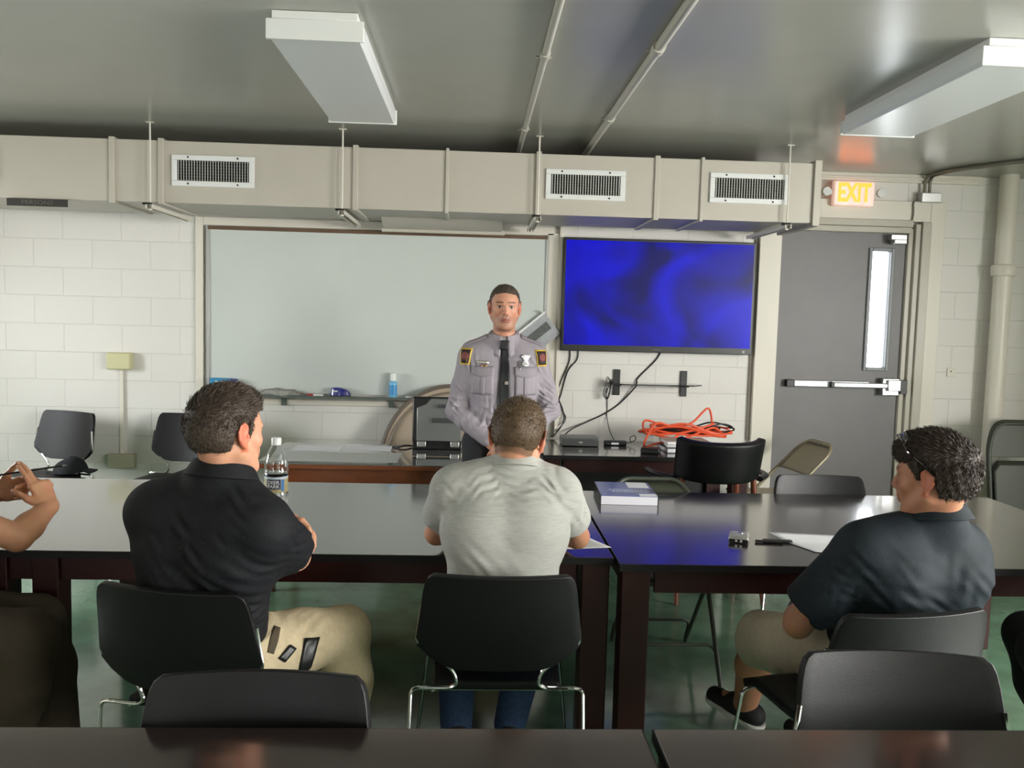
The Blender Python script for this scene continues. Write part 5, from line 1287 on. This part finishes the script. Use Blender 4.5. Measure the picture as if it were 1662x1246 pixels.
bd = drape('badge', bo, lambda u, v: ((u-.5)*(.034+.012*math.sin(v*9.4))*(1 if v > .18 else .55+v*2.5), (v-.5)*.062), (.283, 4.2, 1.372), (1, 0, 0), (0, 0, 1), dn, mat('badge_silver', (236, 236, 240), .18, metal=.75), so, .007, .004, 7, 14)
drape('pen_clip', bo, rect(.007, .050), (.252, 4.2, 1.345), (1, 0, 0), (0, 0, 1), dn, M_CHROME, so, .008, .004, 3, 6)
M_PTY = mat('patch_yellow', (214, 180, 70), .7); M_PTD = mat('patch_dark', (36, 22, 24), .7); M_PTR = mat('patch_red', (118, 58, 52), .7)
for sx, x0, dd in ((-1, -.062, (.55, 1, 0)), (1, .398, (-.65, 1, 0))):
    ux = (dd[1], -dd[0], 0); og = (x0-dd[0]*.35, 4.55-.35, 1.315)
    wd = .075
    sh_ = lambda k: (lambda u, v: ((u-.5)*wd*k*(1-.25*(1-v)), (v-.5)*.088*k))
    p_ = drape('shoulder_patch', bo, sh_(1), (x0, 4.50, 1.385), ux, (0, 0, 1), dd, M_PTY, so, .002, .002, 8, 8)
    drape('patch_field', bo, sh_(.82), (x0, 4.50, 1.385), ux, (0, 0, 1), dd, M_PTD, p_, .0035, .002, 8, 8)
    drape('patch_emblem', bo, lambda u, v: (.022*math.cos(u*2*math.pi)*v, .022*math.sin(u*2*math.pi)*v), (x0, 4.50, 1.388), ux, (0, 0, 1), dd, M_PTR, p_, .0048, .002, 16, 4)
for sx in (-1, 1):
    x = .165+sx*.155
    ep = drape('epaulette', bo, lambda u, v: ((u-.5)*.125, (v-.5)*.045*(1-.25*abs(u-.5))), (x, 4.59, 1.8), (1, 0, 0), (0, 1, 0), (0, 0, -1), M_UNI2, so, .004, .005, 10, 6)
drape('placket', bo, rect(.032, .45), (.168, 4.2, 1.20), (1, 0, 0), (0, 0, 1), dn, M_UNI2, so, .002, .002, 4, 20)
# belt with buckle
bt = MB().tube([(.158+.165*math.cos(a_), 4.598+.128*math.sin(a_), .995) for a_ in np.linspace(0, 2*np.pi, 49)[:-1]], .011, 8, True).xf(Matrix.Translation((0, 0, .995)) @ Matrix.Diagonal((1, 1, 2.1, 1)) @ Matrix.Translation((0, 0, -.995)))
bt_ = bt.build('belt', mat('belt_black', (14, 14, 14), .3, coat=.4), po.obj, smooth=True)
MB().box(.135, .185, 4.453, 4.462, .975, 1.018).build('buckle', M_STEEL, bt_, bevel=.003)

# --- person at the left edge, only arms, folded hands and thigh in the picture
J = dict(pelvis=(-1.93, 2.72, .57), waist=(-1.92, 2.74, .74), chest=(-1.90, 2.78, .92), neck=(-1.87, 2.82, 1.12), head=(-1.86, 2.84, 1.26),
         face=V3(.95, .3, 0), headup=V3(0, 0, 1), front=V3(.97, .2, 0), sr=(-1.86, 2.62, 1.04), sl=(-1.92, 3.02, 1.04),
         er=(-1.55, 2.95, .80), el=(-1.95, 3.16, .81), wr=(-1.515, 3.10, .875), wl=(-1.735, 3.17, .905),
         hr=(-1.90, 2.66, .56), hl=(-1.90, 2.82, .56), kr=(-1.40, 2.72, .535), kl=(-1.46, 2.88, .53), ar=(-1.50, 2.66, .09), al=(-1.42, 2.92, .09), tr=(-1.35, 2.70, .045), tl=(-1.27, 2.95, .045))
pl = Person('person at the left picture edge, bare forearms on the table, hands steepled around a pen', J, .0042, 1.0, 1.14)
s0 = np.array(lin((206, 150, 116))[:3])
pl.body(M_SKIN, lambda V: np.tile(s0, (len(V), 1)), {
    'r': dict(d=(-.40, .10, .80), n=(-.72, .45, -.30), side=1, curl=((.10, .15, .1), (.18, .25, .15), (.9, 1.0, .6), (1.0, 1.0, .6)), thumb=(.3, .6), size=1.05, spread=.02),
    'l': dict(d=(.90, .10, .22), n=(.35, -.85, .1), side=-1, curl=((.55, .5, .3), (.8, .9, .6), (.05, .08, .05), (.9, .9, .6)), thumb=(1.0, .1), size=1.08, spread=.05)})
pl.shirt(cloth('dark_green_shirt', (40, 44, 40), .2, 200), .013, .55, (V3(-1.9, 2.7, .55), (0, 0, -1)))
pl.trousers(cloth('brown_trousers', (62, 54, 44), .2, 200), .022, folds=folds([(-1.5, 2.66, .55)], 4, (.04, .06), (.06, .08), (.002, .004), .04, (.8, 0, .4), 41))
hair(pl.obj, J['head'], pl.M, 1.0, 'crop', (60, 48, 38), .008, 24, 3000)
for q in 'lr': pl.shoe(q, MATS['shoe_dark'], MATS['sole_dark'])
t = thing('pen', 'dark thin pen held between the fingertips at the left picture edge', 'pen', (0, 0, 0))
MB().tube([(-1.80, 3.12, .965), (-1.495, 3.16, 1.013)], .0035, 8).build('barrel', M_BLACKP, t, smooth=True)
MB().tube([(-1.495, 3.16, 1.013), (-1.48, 3.162, 1.0155)], [.003, .001], 8).build('tip', M_STEEL, t, smooth=True)

# --- person at the right edge, only a knee in the picture
J = dict(pelvis=(2.42, 2.62, .57), waist=(2.42, 2.62, .74), chest=(2.40, 2.62, .92), neck=(2.38, 2.62, 1.12), head=(2.36, 2.62, 1.26),
         face=V3(-1, .2, 0), headup=V3(0, 0, 1), front=V3(-1, .1, 0), sr=(2.42, 2.82, 1.04), sl=(2.38, 2.42, 1.04),
         er=(2.36, 2.93, .80), el=(2.22, 2.52, .80), wr=(2.37, 3.17, .80), wl=(2.10, 2.62, .67),
         hr=(2.38, 2.72, .56), hl=(2.38, 2.55, .56), kr=(1.98, 2.84, .53), kl=(1.90, 2.64, .545), ar=(2.14, 2.8, .09), al=(2.16, 2.64, .09), tr=(1.93, 2.82, .045), tl=(2.03, 2.64, .045))
pr_ = Person('person at the right picture edge, only a black trouser knee showing', J, .006, 1.0, 1.0)
pr_.body(M_SKIN, lambda V: np.tile(s0, (len(V), 1)), {'r': dict(d=(-.05, 1, 0), n=(0, 0, -1), side=1), 'l': dict(d=(-1, .1, -.2), n=(0, 0, -1), side=-1)})
pr_.shirt(MATS['dark_green_shirt'], .013, .55, (V3(2.4, 2.7, .55), (0, 0, -1)))
pr_.trousers(cloth('black_trousers', (20, 22, 24), .2, 200), .018)
hair(pr_.obj, J['head'], pr_.M, 1.0, 'crop', (60, 48, 38), .008, 25, 2000)
for q in 'lr': pr_.shoe(q, MATS['shoe_dark'], MATS['sole_dark'])
dup(bpy.data.objects['stacking_chair'], (-1.95, 2.78, 0), -80, 'black stacking chair under the person at the left picture edge', 'black vinyl stacking chairs')
dup(bpy.data.objects['stacking_chair'], (2.38, 2.66, 0), 86, 'black stacking chair under the person at the right picture edge', 'black vinyl stacking chairs')
